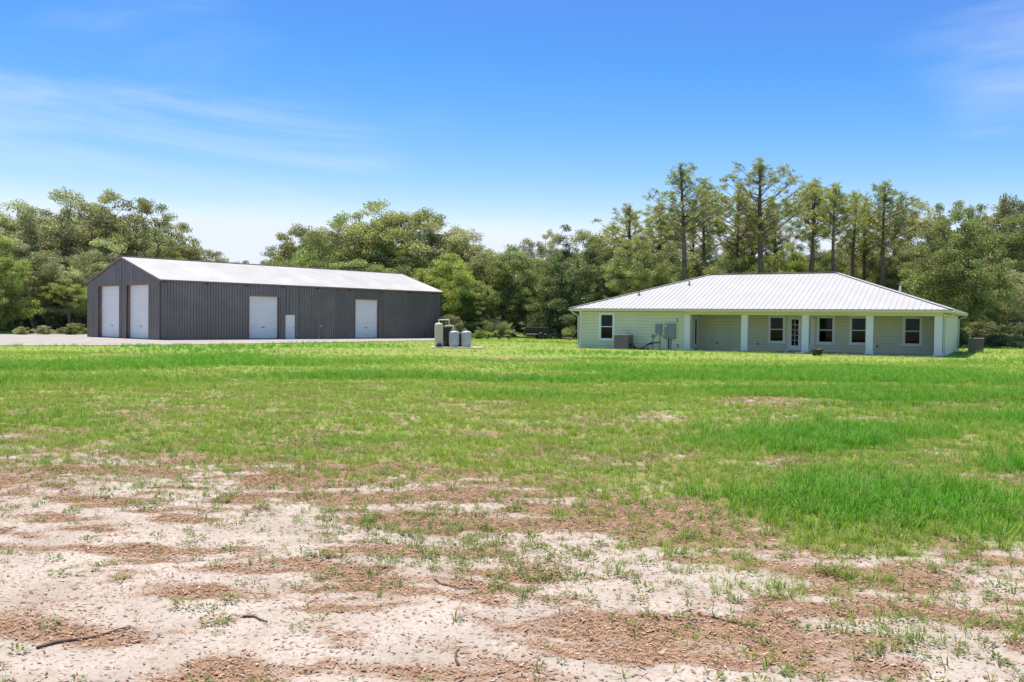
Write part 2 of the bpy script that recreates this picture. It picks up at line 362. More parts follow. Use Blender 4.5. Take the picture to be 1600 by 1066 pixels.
# ------------------------------------------------------------------ house
HL, HD, HO = 21.18, 13.17, .52
HE, SL = 2.37, .34                                     # soffit height, roof slope
HP = (4.354, 59.622); HR = -.5015
hx = np.array([math.cos(HR), math.sin(HR)]); hy = np.array([-hx[1], hx[0]])
house = empty('house', (HP[0], HP[1], 0), HR)
tag(house, 'low pale green house with white hipped metal roof and long columned porch', 'house')
_bc = {}
def board(length):
    k = round(length, 3)
    if k not in _bc:
        b = MB(); e = .188
        b.hexa([(0, -.040, 0), (k, -.040, 0), (k, 0, 0), (0, 0, 0), (0, -.022, e), (k, -.022, e), (k, 0, e), (0, 0, e)])
        m = b.mesh('siding_board'); m.materials.append(MT['siding']); _bc[k] = m
    return _bc[k]
def holes(x0, x1, ops):
    seg = [(x0, x1)]
    for a, b in ops:
        seg = [q for s0, s1 in seg for q in ((s0, min(s1, a)), (max(s0, b), s1)) if q[1]-q[0] > .02]
    return seg
def siding_wall(loc, rz, length, z0, z1, ops, x0=0):
    """ops: openings (x0,x1,z0,z1). wall frame: x along, -y outwards"""
    mb = MB(); xs_ = sorted({x0, length, *[o[0] for o in ops], *[o[1] for o in ops]})
    for a, b in zip(xs_[:-1], xs_[1:]):
        zz = holes(z0, z1, [(o[2], o[3]) for o in ops if o[0] <= a+1e-6 and o[1] >= b-1e-6])
        for q0, q1 in zz: mb.box(a, b, .002, .11, q0, q1)
    wl = mb.build('wall', 'sheath', house); wl.location = loc; wl.rotation_euler.z = rz
    z = z0; ex = .195
    while z < z1-.03:
        for a, b in holes(x0, length, [(o[0], o[1]) for o in ops if o[2] < z+ex-.03 and o[3] > z+.03]):
            q = link('siding_board', board(b-a), None, wl, loc=(a, 0, z))
            if z+.188 > z1: q.scale.z = (z1-z)/.188
        z += ex
    return wl
def window(loc, rz, x0, x1, z0, z1, tr=.115):
    """x0..z1 outer edge of the casing"""
    w_ = empty('window', loc, rz, house)
    mb = MB(); a, b, c_, d = x0+tr, x1-tr, z0+tr, z1-tr
    mb.box(x0, a, -.05, .0, z0, z1).box(b, x1, -.05, .0, z0, z1).box(a, b, -.05, .0, d, z1).box(a, b, -.05, 0, z0, c_)
    mb.build('casing', 'white', w_, bevel=.004)
    mb = MB().box(x0-.02, x1+.02, -.075, -.052, z0-.01, z0+.035); mb.build('sill', 'white', w_)
    mb = MB(); f = .035; zm = (c_+d)/2
    mb.box(a, a+f, -.03, .06, c_, d).box(b-f, b, -.03, .06, c_, d).box(a+f, b-f, -.03, .06, d-f, d).box(a+f, b-f, -.03, .06, c_, c_+f).box(a+f, b-f, -.035, .06, zm-.025, zm+.025)
    mb.build('sash', 'white', w_)
    MB().box(a+f, b-f, .012, .018, zm+.025, d-f).build('pane', 'glass', w_)
    MB().box(a+f, b-f, -.008, -.002, c_+f, zm-.025).build('pane', 'glass', w_)
    mb = MB(); zz = d-.03
    while zz > zm-.12: mb.hexa([(a, .085, zz-.045), (b, .085, zz-.045), (b, .088, zz-.045), (a, .088, zz-.045), (a, .105, zz), (b, .105, zz), (b, .108, zz), (a, .108, zz)]); zz -= .05
    mb.build('blind', 'blind', w_)
    return w_
PX, PD = 6.91, 2.72                                     # porch: where it starts, its depth
tr = .115
def op(w4): return (w4[0]+tr, w4[1]-tr, w4[2]+tr, w4[3]-tr)
wf = (1.34, 2.41, .5, 2.27)
siding_wall((0, 0, 0), 0, PX, 0, HE, [op(wf)]); window((0, 0, 0), 0, *wf)
bw = [(11.34, 12.38, .5, 2.2), (14.21, 15.25, .5, 2.2), (16.05, 17.09, .5, 2.2), (18.94, 19.98, .5, 2.2)]
FD = (12.50, 14.08, .06, 2.2)
siding_wall((0, PD, 0), 0, HL-.1, .05, HE, [op(q) for q in bw]+[(FD[0]+.09, FD[1]-.09, .05, FD[3]-.09)], x0=PX)
for q in bw: window((0, PD, 0), 0, *q)
sw_ = (.45, 1.28, 1.05, 2.17); sdr = (1.62, 2.56, .06, 2.17)
siding_wall((PX+.1, 0, 0), math.pi/2, PD, .05, HE, [op(sw_), (sdr[0]+.09, sdr[1]-.09, .05, sdr[3]-.09)], x0=.2)
window((PX+.1, 0, 0), math.pi/2, *sw_)
siding_wall((HL, 0, 0), math.pi/2, HD, 0, HE, [], x0=.42)
siding_wall((0, HD, 0), -math.pi/2, HD, 0, HE, [])
siding_wall((HL, HD, 0), math.pi, HL, 0, HE, [])
MB().box(.15, HL-.15, PD+1.6, PD+1.66, 0, HE).build('added_dark_partition', 'sheath', house)  # unseen partition added behind the windows so the panes look black
MB().box(PX-.2, PX-.14, .2, PD+1.6, 0, HE).box(.15, HL-.15, PD+.12, PD+1.6, .0, .03).box(.15, PX-.2, .15, PD+.12, 0, .03).build('added_dark_floor', 'sheath', house)  # dark floor and side wall added to keep bright ground out of the panes
# corner boards
for x0, x1, y0, y1 in ((-.035, .09, -.035, .09), (HL-.09, HL+.035, HD-.09, HD+.035)):
    MB().box(x0, x1, y0, y1, 0, HE).build('corner_board', 'white', house)
def glazed_door(loc, rz, x0, x1, z0, z1, cols, rows, st, hinge_left, handle=True):
    d = empty('door', loc, rz, house); mb = MB(); bt = .3
    mb.box(x0, x0+st, -.02, .025, z0, z1).box(x1-st, x1, -.02, .025, z0, z1).box(x0+st, x1-st, -.02, .025, z0, z0+bt).box(x0+st, x1-st, -.02, .025, z1-st, z1)
    mb.build('frame', 'white', d)
    a, b, c_, e = x0+st, x1-st, z0+bt, z1-st; mb = MB(); mw = .022
    for i in range(1, cols): x = a+(b-a)*i/cols; mb.box(x-mw/2, x+mw/2, -.012, .017, c_, e)
    for j in range(1, rows): z = c_+(e-c_)*j/rows; mb.box(a, b, -.010, .015, z-mw/2, z+mw/2)
    mb.build('muntins', 'white', d)
    for i in range(cols):
        for j in range(rows):
            xa, xb = a+(b-a)*i/cols, a+(b-a)*(i+1)/cols; za, zb = c_+(e-c_)*j/rows, c_+(e-c_)*(j+1)/rows
            MB().box(xa+mw/2, xb-mw/2, .000, .005, za+mw/2, zb-mw/2).build('pane', 'glass', d)
    if handle:
        hxp = x1-.05 if hinge_left else x0+.05
        MB().tube([(hxp, -.02, z0+.95), (hxp, -.07, z0+.95), (hxp+(-.1 if hinge_left else .1), -.075, z0+.95)], .011).build('handle', 'dark_metal', d)
        MB().lathe([(.025, 0), (.025, .02)], 10).build('deadbolt', 'dark_metal', d)
        bpy.data.objects[d.children[-1].name].matrix_basis = Matrix.Translation((hxp, -.02, z0+1.12)) @ Matrix.Rotation(math.pi/2, 4, 'X')
    mb = MB(); hp = x0-.01 if hinge_left else x1+.01
    for z in (z0+.2, z0+1.0, z1-.2): mb.box(hp-.014, hp+.014, -.035, -.018, z-.05, z+.05)
    mb.build('hinge', 'hinge', d)
    return d
def casing(loc, rz, x0, x1, z0, z1, tr=.09):
    mb = MB().box(x0, x0+tr, -.05, .1, z0, z1).box(x1-tr, x1, -.05, .1, z0, z1).box(x0+tr, x1-tr, -.05, .1, z1-tr, z1)
    o = mb.build('door_casing', 'white', house, bevel=.004); o.location = loc; o.rotation_euler.z = rz
casing((0, PD, 0), 0, *FD)
xm = (FD[0]+FD[1])/2
glazed_door((0, PD, 0), 0, FD[0]+.1, xm-.004, .09, FD[3]-.1, 2, 5, .14, True)
glazed_door((0, PD, 0), 0, xm+.004, FD[1]-.1, .09, FD[3]-.1, 2, 5, .14, False, False)
casing((PX+.1, 0, 0), math.pi/2, *sdr)
glazed_door((PX+.1, 0, 0), math.pi/2, sdr[0]+.1, sdr[1]-.1, .09, sdr[3]-.1, 1, 1, .16, False)
# porch
MB().box(PX+.03, HL+.05, -.06, PD, -.1, .05).build('porch_floor', 'concrete', house, bevel=.01)
for cx in (7.11, 10.60, 14.08, 17.53, 20.98):
    cl = MB().box(cx-.19, cx+.19, -.02, .36, .052, HE-.19); cl = cl.build('column', 'column', house, bevel=.008)
    MB().box(cx-.215, cx+.215, -.045, .385, .052, .19).build('plinth', 'column', cl, bevel=.006)
MB().box(PX, HL, .0, .34, HE-.19, HE).build('porch_beam', 'siding', house)
MB().box(-HO+.03, HL+HO-.03, -HO+.03, HD+HO-.03, HE, HE+.03).build('soffit', 'soffit', house)
mb = MB(); zf0, zf1 = HE-.02, HE+.13
mb.box(-HO, HL+HO, -HO, -HO+.025, zf0, zf1).box(-HO, HL+HO, HD+HO-.025, HD+HO, zf0, zf1).box(-HO, -HO+.025, -HO+.026, HD+HO-.026, zf0, zf1).box(HL+HO-.025, HL+HO, -HO+.026, HD+HO-.026, zf0, zf1)
mb.build('fascia', 'gutter', house)
def gutter(p0, p1, out):
    prof = [(0, .0), (.065, .0), (.095, .05), (.115, .09), (.115, .1), (.105, .1), (.06, .012), (.006, .012), (.006, .1), (0, .1)]
    p0, p1, out = Vector(p0), Vector(p1), Vector(out); mb = MB(); n = len(prof)
    for p_ in (p0, p1): mb.v += [tuple(p_+out*a+Vector((0, 0, b))) for a, b in prof]
    mb.f = [(i, (i+1) % n, (i+1) % n+n, i+n) for i in range(n)]+[tuple(range(n)), tuple(range(n, 2*n))[::-1]]
    return mb.build('gutter', 'gutter', house)
gutter((-HO-.0, -HO-.002, zf1-.11), (HL+HO, -HO-.002, zf1-.11), (0, -1, 0))
gutter((HL+HO+.002, -HO, zf1-.11), (HL+HO+.002, HD+HO, zf1-.11), (1, 0, 0))
def downspout(pts): MB().tube(pts, .045, 6).build('downspout', 'gutter', house)
downspout([(-.30, -HO-.06, HE+.05), (-.30, -HO-.05, HE-.09), (-.07, -.12, HE-.30), (-.07, -.10, .25), (-.07, -.10, .10), (-.11, -.28, .05)])
downspout([(HL+HO+.05, .62, HE+.05), (HL+HO+.03, .62, HE-.06), (HL+.10, .62, HE-.25), (HL+.10, .62, .12), (HL+.16, .45, .06)])
downspout([(HL+HO+.05, HD-.15, HE+.05), (HL+HO+.03, HD-.15, HE-.06), (HL+.10, HD-.15, HE-.25), (HL+.10, HD-.15, .12), (HL+.16, HD-.4, .06)])
# roof: ribbed sheets clipped at the hips
RUN = HD/2+HO; ZR0 = zf1+.012; ZRG = ZR0+SL*RUN
roof = MB()
for a, b in (((-HO, -HO), (HD/2, HD/2)), ((-HO, HD+HO), (HD/2, HD/2)), ((HL+HO, -HO), (HL-HD/2, HD/2)), ((HL+HO, HD+HO), (HL-HD/2, HD/2))):
    roof.bar((a[0], a[1], ZR0+.042), (b[0], b[1], ZRG+.042), .26, .006)
roof.bar((HD/2-.1, HD/2, ZRG+.062), (HL-HD/2+.1, HD/2, ZRG+.062), .30, .012)
roof = roof.build('roof', 'roof', house)
def roof_panels(org, ud, vd, length, wd=.914, hr=.026):
    org, ud, vd = Vector(org), Vector(ud), Vector(vd); sp = wd/3
    u0 = 0
    while u0 < length-.05:
        u1 = min(u0+wd, length); us = [u0]
        for k in range(3):
            c0 = u0+sp*(k+.5)
            us += [(c0-.024), (c0-.010), (c0+.010), (c0+.024)]
        us.append(u0+wd); hs = [0]+[0, hr, hr, 0]*3+[0]
        mb = MB(); pts = [(u, h) for u, h in zip(us, hs) if u <= u1+1e-6]
        if pts[-1][0] < u1-1e-3: pts.append((u1, 0))
        # extra break at the foot of the ridge
        for u, h in pts:
            vm = max(0.002, min(u, length-u, RUN))
            for v in (0, vm):
                q = org+ud*u+vd*v; mb.v.append((q.x, q.y, ZR0+SL*v+h+.012))
        for i in range(len(pts)-1): a = 2*i; mb.f.append((a, a+2, a+3, a+1))
        mb.build('roof_panel', 'roof', roof)
        u0 = u1
roof_panels((-HO, -HO, 0), (1, 0, 0), (0, 1, 0), HL+2*HO)
roof_panels((HL+HO, -HO, 0), (0, 1, 0), (-1, 0, 0), HD+2*HO)
roof_panels((HL+HO, HD+HO, 0), (-1, 0, 0), (0, -1, 0), HL+2*HO)
roof_panels((-HO, HD+HO, 0), (0, -1, 0), (1, 0, 0), HD+2*HO)
for vx, vy in ((3.2, 2.1), (5.85, 4.2)):
    z = ZR0+SL*(vy+HO); MB().lathe([(.10, z-.03), (.075, z+.10), (.045, z+.13), (.045, z+.30)], 12, (vx, vy)).build('vent_pipe', 'grey_metal', roof)
vx, vy = HL-HD/2+3.9, 5.2
MB().lathe([(.05, ZR0+SL*(HL+HO-vx)-.03), (.05, ZR0+SL*(HL+HO-vx)+.42)], 10, (vx, vy)).build('vent_pipe', 'white', roof)
# meter, panel and conduits on the front wall
MB().box(5.15, 5.53, -.17, -.02, 1.02, 1.58).build('meter_box', 'grey_metal', house, bevel=.012)
pb = MB().box(5.75, 6.42, -.20, -.02, .68, 1.61).build('electric_panel', 'grey_metal', house, bevel=.012)
MB().box(5.80, 5.90, -.208, -.199, 1.44, 1.52).build('panel_sticker', 'white', pb)
MB().box(5.775, 6.395, -.212, -.2, .74, .75).build('panel_lip', 'dark_metal', pb)
mbx = lambda pts, r=.022, m_='grey_metal': MB().tube(pts, r, 8).build('conduit', m_, house)
mbx([(5.42, -.07, 1.03), (5.42, -.07, 0)]); mbx([(5.98, -.08, .69), (5.98, -.08, 0)], .035, 'dark_metal'); mbx([(6.12, -.08, .69), (6.12, -.08, 0)], .035, 'grey_metal')
mbx([(5.45, -.07, 1.03), (5.5, -.08, .9), (5.76, -.08, .72)], .02); mbx([(4.98, -.06, .75), (4.98, -.06, 0)], .018)
MB().box(4.90, 5.06, -.12, -.02, .72, .93).build('disconnect_box', 'grey_metal', house, bevel=.006)
mbx([(5.06, -.07, .85), (5.2, -.08, .86), (5.3, -.07, 1.03)], .018)
mbx([(6.52, -.04, 1.95), (6.52, -.04, 1.68)], .02, 'dark_metal')
for ox, oy, oz in ((8.2, PD, .45), (10.75, PD, .45), (17.6, PD, .45)):
    MB().box(ox-.06, ox+.06, oy-.06, oy-.02, oz-.07, oz+.07).build('outlet_cover', 'grey_metal', house)
MB().box(6.5, 6.62, -.07, -.02, .22, .40).build('outlet_cover', 'grey_metal', house)

def H2W(x, y, z=0): return (HP[0]+hx[0]*x+hy[0]*y, HP[1]+hx[1]*x+hy[1]*y, z)
# ------------------------------------------------------------------ air conditioners
def aircon(loc, rz, label, lines):
    a = empty('air_conditioner', loc, rz); tag(a, label, 'air conditioner', 'condenser units beside the house')
    MB().box(-.5, .5, -.5, .5, -.06, .06).build('pad', 'concrete', a)
    MB().box(-.42, .42, -.42, .42, .06, .86).build('cabinet', 'ac', a, bevel=.03)
    m = MB().box(-.40, .40, -.008, 0, 0, .022).mesh('louvre'); m.materials.append(MT['ac'])
    for k in range(4):
        for j in range(14):
            q = link('louvre', m, None, a, rz=k*math.pi/2); an = k*math.pi/2
            q.location = (math.sin(an)*.428, -math.cos(an)*.428, .12+j*.05)
    for sx in (-1, 1):
        for sy in (-1, 1): MB().box(sx*.425-.02, sx*.425+.02, sy*.425-.02, sy*.425+.02, .06, .87).build('corner_post', 'ac', a)
    MB().box(-.445, .445, -.445, .445, .872, .93).build('top_cover', 'ac_top', a, bevel=.015)
    mb = MB()
    for r in (.1, .2, .3, .38): mb.tube([(r*math.cos(k*math.pi/12), r*math.sin(k*math.pi/12), .94) for k in range(25)], .008, 4, False)
    mb.build('fan_guard', 'dark_metal', a)
    for pts in lines: MB().tube(pts, .028, 8).build('refrigerant_line', 'black', a, smooth=True)
    return a
aircon(H2W(3.35, -.85), HR, 'brown air conditioner unit by the front wall left of the meter boxes',
       [[(.44, .1, .35), (.58, .1, .36), (.7, .15, .15), (.9, .3, .07), (1.1, .5, .08), (1.3, .6, .3), (1.5, .7, .42), (2.0, .74, .45), (2.12, .79, .5)],
        [(.44, .0, .25), (.6, 0, .22), (.8, .1, .05), (1.0, .35, .045), (1.15, .55, .15), (1.35, .7, .33), (1.62, .79, .36)],
        [(.44, -.1, .3), (.55, -.1, .33), (.68, -.05, .1), (.85, .1, .04), (1.2, .4, .045), (1.45, .6, .05)]])
aircon(H2W(HL+1.15, HD-.9), HR+.05, 'brown air conditioner unit on the grass beyond the right end wall', [[(-.44, .1, .3), (-.6, .1, .28), (-.75, .1, .2), (-1.1, .1, .3)]])
# planter pot in front of the porch
pt = empty('planter_pot', H2W(15.32, -3.0)); tag(pt, 'dark maroon bowl planter on the grass before the porch', 'planter')
MB().lathe([(.20, 0), (.24, .02), (.30, .2), (.345, .30), (.37, .31), (.37, .345), (.335, .345), (.32, .3), (.02, .28)], 28).build('bowl', 'pot', pt, smooth=True)
MB().lathe([(.315, .285), (.2, .31), (.01, .32)], 20).build('soil', 'soil', pt)

# ------------------------------------------------------------------ barn
BL, BW, BE, BR = 27.9, 11.63, 4.38, 6.17
BP = (-25.2456, 66.4703); BA = .8449
bxv = np.array([math.cos(BA), math.sin(BA)]); byv = np.array([-bxv[1], bxv[0]])
def B2W(x, y, z=0): return (BP[0]+bxv[0]*x+byv[0]*y, BP[1]+bxv[1]*x+byv[1]*y, z)
barn = empty('barn', (BP[0], BP[1], .03), BA); tag(barn, 'long charcoal metal barn with grey gable roof and white roll-up doors', 'barn')
BS = (BR-BE)/(BW/2); PW = .914
def rib_panel(z0f, z1f, w0=0., wd=PW, name='wall_panel', hr=.042):
    """wall frame: x along, -y outwards. z0f, z1f: functions of x"""
    mb = MB(); sp = PW/4; pts = [(0., 0.)]
    for k in range(4):
        c0 = sp*(k+.5); pts += [(c0-.036, 0), (c0-.016, hr), (c0+.016, hr), (c0+.036, 0)]
    pts.append((PW, 0)); pts = [q for q in pts if q[0] <= wd+1e-6]
    if pts[-1][0] < wd-1e-3: pts.append((wd, 0))
    for x, h in pts: mb.v += [(x, -h-.002, z0f(w0+x)), (x, -h-.002, z1f(w0+x))]
    for i in range(len(pts)-1): a = 2*i; mb.f.append((a, a+2, a+3, a+1))
    m = mb.mesh(name); return m
_pc = {}
def barn_wall(loc, rz, length, ztop, ops, gable=False):
    mb = MB(); xs_ = sorted({0, length, *[q[0] for q in ops], *[q[1] for q in ops]}|({length/2} if gable else set()))
    for a, b in zip(xs_[:-1], xs_[1:]):
        for q0, q1 in holes(0, BE, [(q[2], q[3]) for q in ops if q[0] <= a+1e-6 and q[1] >= b-1e-6]): mb.box(a, b, .0, .1, q0, q1)
        if gable: mb.hexa([(a, 0, BE), (b, 0, BE), (b, .1, BE), (a, .1, BE), (a, 0, ztop(a)+.002), (b, 0, ztop(b)+.002), (b, .1, ztop(b)+.002), (a, .1, ztop(a)+.002)])
    wl = mb.build('wall', 'sheath', barn); wl.location = loc; wl.rotation_euler.z = rz
    x = 0
    while x < length-.02:
        x1 = min(x+PW, length)
        cuts = sorted({x, x1, *[q[i] for q in ops for i in (0, 1) if x < q[i] < x1]}|({length/2} if gable and x < length/2 < x1 else set()))
        for a, b in zip(cuts[:-1], cuts[1:]):
            if b-a < .02: continue
            top = 99
            zz = [(0, None)]
            for q in ops:
                if q[0] <= a+1e-6 and q[1] >= b-1e-6: zz = [(q[3], None)]
            for z0, _ in zz:
                key = (round(b-a, 3), round(z0, 3)) if not gable else None
                if key and key in _pc: m = _pc[key]
                else:
                    m = rib_panel(lambda u: z0, ztop, a, b-a); m.materials.append(MT['barn'])
                    if key: _pc[key] = m
                link('wall_panel', m, None, wl, loc=(a, 0, 0))
        x = x1
    return wl
fl = lambda u: BE-.01
gb = lambda u: BE-.01+BS*min(u, BW-u)
LD = [(7.3, 10.0, 0, 3.36), (10.62, 11.5, 0, 1.93), (17.7, 20.3, 0, 3.36)]
GD = [(BW-9.77, BW-6.2, 0, 4.0), (BW-5.07, BW-1.62, 0, 4.0)]       # gable wall frame runs from the far corner to the near one
barn_wall((0, 0, 0), 0, BL, fl, LD)
barn_wall((0, BW, 0), -math.pi/2, BW, gb, GD, True)
barn_wall((BL, 0, 0), math.pi/2, BW, gb, [], True)
barn_wall((BL, BW, 0), math.pi, BL, fl, [])
for x, y in ((-.035, -.035), (BL-.08, -.035), (-.035, BW-.08)):
    MB().box(x, x+.115, y, y+.115, 0, BE-.03).build('corner_trim', 'barn_trim', barn)
def rollup(loc, rz, q, inset=.16):
    d = empty('roll_up_door', loc, rz, barn); a, b, z0, z1 = q
    n = int(z1/.17); mb = MB()
    for i in range(n):                       # corrugated curtain
        zb, zt = z1*i/n, z1*(i+1)/n; h = zt-zb
        for zc_, yy in ((zb, inset), (zb+h*.25, inset-.014), (zb+h*.75, inset-.014)): mb.v += [(a, yy, zc_), (b, yy, zc_)]
    mb.v += [(a, inset, z1), (b, inset, z1)]
    for i in range(len(mb.v)//2-1): k = 2*i; mb.f.append((k, k+1, k+3, k+2))
    mb.build('curtain', 'door_white', d)
    MB().box(a+.02, b-.02, inset-.03, inset+.02, .005, .07).build('bottom_bar', 'grey_metal', d)
    mb = MB().box(a-.07, a, -.045, inset+.03, 0, z1+.07).box(b, b+.07, -.045, inset+.03, 0, z1+.07).box(a, b, -.045, inset+.03, z1, z1+.07)
    mb.build('jamb', 'trim_brown', d)
    MB().box(a+.002, a+.05, inset-.06, inset-.02, 0, z1).build('guide_rail', 'grey_metal', d)
    MB().box(b-.05, b-.002, inset-.06, inset-.02, 0, z1).build('guide_rail', 'grey_metal', d)
    MB().box((a+b)/2-.12, (a+b)/2+.12, inset-.035, inset-.013, .9, .98).build('lock_bar', 'grey_metal', d)
    return d
rollup((0, 0, 0), 0, LD[0]); rollup((0, 0, 0), 0, LD[2])
for q in GD: rollup((0, BW, 0), -math.pi/2, q, .28)
d = empty('entry_door', (0, 0, 0), 0, barn); q = LD[1]
MB().box(q[0]+.05, q[1]-.05, .0, .04, .01, q[3]-.05).build('leaf', 'door_white', d)
MB().box(q[0], q[0]+.05, -.03, .1, 0, q[3]).box(q[1]-.05, q[1], -.03, .1, 0, q[3]).box(q[0]+.05, q[1]-.05, -.03, .1, q[3]-.05, q[3]).build('frame', 'door_white', d)
MB().tube([(q[1]-.12, 0, .95), (q[1]-.12, -.06, .95)], .025, 10).build('handle', 'dark_metal', d)
# barn roof
br = MB(); OV, OG = .27, .13
br.bar((-OG, BW/2, BR+.06), (BL+OG, BW/2, BR+.06), .36, .02)
br = br.build('roof', 'barn_roof', barn)
rl = math.hypot(BW/2+OV, BS*(BW/2+OV)); ang = math.atan(BS)
nP = int(round((BL+2*OG)/PW)); pw = (BL+2*OG)/nP
mb = MB(); pts = [(0, 0)]
for k in range(4): c0 = pw/4*(k+.5); pts += [(c0-.03, 0), (c0-.012, .024), (c0+.012, .024), (c0+.03, 0)]
pts.append((pw, 0))
for x, h in pts:
    for v in (0, 1): mb.v.append((x, (BW/2+OV)*v, BS*(BW/2+OV)*v+h))
for i in range(len(pts)-1): a = 2*i; mb.f.append((a, a+2, a+3, a+1))
rm = mb.mesh('roof_panel'); rm.materials.append(MT['barn_roof'])
zE = BE-BS*OV+.03
for i in range(nP):
    link('roof_panel', rm, None, br, loc=(-OG+i*pw, -OV, zE))
    link('roof_panel', rm, None, br, loc=(-OG+(i+1)*pw, BW+OV, zE), rz=math.pi)
mb = MB()
for y, s_ in ((-OV, 1), (BW+OV, -1)):
    mb.box(-OG, BL+OG, min(y, y+s_*.03), max(y, y+s_*.03), zE-.11, zE-.004)
mb.build('eave_trim', 'trim_brown', barn)
for x in (-OG, BL+OG-.03):
    for y0, y1 in ((-OV, BW/2), (BW+OV, BW/2)):
        za, zb = zE-.004, zE-.004+BS*(BW/2+OV)
        a, b = (y0, y1); mb = MB(); mb.hexa([(x, a, za-.16), (x+.03, a, za-.16), (x+.03, b, zb-.16), (x, b, zb-.16), (x, a, za), (x+.03, a, za), (x+.03, b, zb), (x, b, zb)] if a < b else [(x, b, zb-.16), (x+.03, b, zb-.16), (x+.03, a, za-.16), (x, a, za-.16), (x, b, zb), (x+.03, b, zb), (x+.03, a, za), (x, a, za)])
        mb.build('rake_trim', 'trim_brown', barn)
mb = MB()
for y, s_ in ((-OV+.03, 1), (BW+OV-.03, -1)):
    mb.box(-.002, BL, min(y, y+s_*(OV+.03)), max(y, y+s_*(OV+.03)), zE-.05, zE-.02)
mb.build('eave_soffit', 'barn_trim', barn)
for k in range(9):
    x = .35+k*3.35; MB().box(x-.05, x+.05, -OV+.03, -.03, zE-.20, zE-.052).build('rafter_end', 'barn_trim', barn)
MB().tube([(13.85, -.10, 0), (13.85, -.10, .33)], .025).build('standpipe', 'pvc', barn)
MB().box(13.95, 14.18, -.10, -.03, 1.02, 1.10).build('wall_tap', 'white', barn)
MB().box(14.0, 14.13, -.15, -.10, 1.04, 1.08).build('wall_tap_spout', 'grey_metal', barn)

# ------------------------------------------------------------------ well equipment
def T(px, d): return ((px-800)/FPX*d, d)
pad = MB().box(-1.55, 1.55, -.95, .95, -.08, .07).build('concrete_pad', 'concrete', bevel=.02); pad.location = (-3.3, 55.85, 0); pad.rotation_euler.z = .12
tag(pad, 'flat concrete pad under the water tanks', 'slab')
def tank(px, dy, r, h, mat, label, foot=.10, name='water_tank', cap=True):
    x, y = T(px, dy); a = empty(name, (x, y, .07)); tag(a, label, 'tank')
    prof = [(r*.86, foot), (r*.97, foot+.05), (r, foot+.12), (r, h-r*.55), (r*.97, h-r*.36), (r*.86, h-r*.2), (r*.6, h-r*.07), (r*.25, h-.01), (.02, h)]
    MB().lathe(prof, 28).build('vessel', mat, a, smooth=True)
    MB().lathe([(r*.85, 0), (r*.85, foot+.02)], 24).build('base_ring', 'dark_metal' if mat == 'tan_tank' else mat, a)
    if mat == 'grey_tank': MB().lathe([(r*1.012, h-r*.62), (r*1.012, h-r*.56)], 28).build('weld_band', mat, a)
    if cap: MB().lathe([(.05, h-.02), (.05, h+.04), (.03, h+.06)], 12).build('top_fitting', 'pvc' if mat == 'tan_tank' else 'grey_metal', a)
    return x, y
tx, ty = tank(685.6, 55.5, .25, 1.44, 'tan_tank', 'tall tan filter tank at the left of the well equipment')
g1 = tank(709.5, 55.6, .30, .98, 'grey_tank', 'squat grey pressure tank in the middle of the well equipment')
tank(728.8, 55.75, .30, .98, 'grey_tank', 'squat grey pressure tank at the right of the well equipment')
bx_, by_ = T(697.5, 56.25); bt = empty('brine_tank', (bx_, by_, .07)); tag(bt, 'black brine tank behind the tan tank and the squat tank', 'tank')
MB().lathe([(.24, 0), (.27, .03), (.29, 1.0), (.30, 1.1), (.30, 1.14)], 24).build('bin', 'black', bt, smooth=True)
MB().lathe([(.31, 1.142), (.31, 1.19), (.25, 1.21), (.02, 1.215)], 24).build('lid', 'black', bt, smooth=True)
bx2, by2 = T(719.2, 56.3); b2 = empty('well_pump', (bx2, by2, .07)); tag(b2, 'black pump housing seen in the gap between the squat tanks', 'pump')
MB().lathe([(.17, 0), (.17, .75), (.14, .84), (.05, .88)], 20).build('housing', 'black', b2, smooth=True)
MB().lathe([(.2, .0), (.2, .04)], 20).build('flange', 'dark_metal', b2)
pv = empty('water_pipe', (tx, ty, .07)); tag(pv, 'white plastic pipe looping from the tan tank over the black tank', 'pipe')
dx1 = T(701.2, 55.5)[0]-tx; dx2 = g1[0]-tx-.05; 
MB().tube([(0, 0, 1.49), (0, 0, 1.60), (.0, 0, 1.62), (.03, 0, 1.62), (dx1-.02, .1, 1.62), (dx1, .1, 1.60), (dx1, .1, 1.33), (dx1, .2, 1.31), (dx1, .55, 1.31)], .03, 8).build('upper_loop', 'pvc', pv)
MB().tube([(dx1-.25, .42, 1.27), (dx1, .28, 1.27), (dx2-.02, .1, 1.27), (dx2, .1, 1.25), (dx2, .1, 1.0)], .028, 8).build('lower_loop', 'pvc', pv)
MB().lathe([(.045, 1.595), (.045, 1.66)], 10).build('cap', 'pvc', pv)
vb = MB().box(-.14, .14, -.1, .1, 0, .22).box(-.1, .02, -.13, -.1, .05, .17); vb = vb.build('control_box', 'dark_metal', bevel=.01); vb.location = (tx+.06, ty-.38, .07)
tag(vb, 'small dark control box at the foot of the tan tank', 'control box')
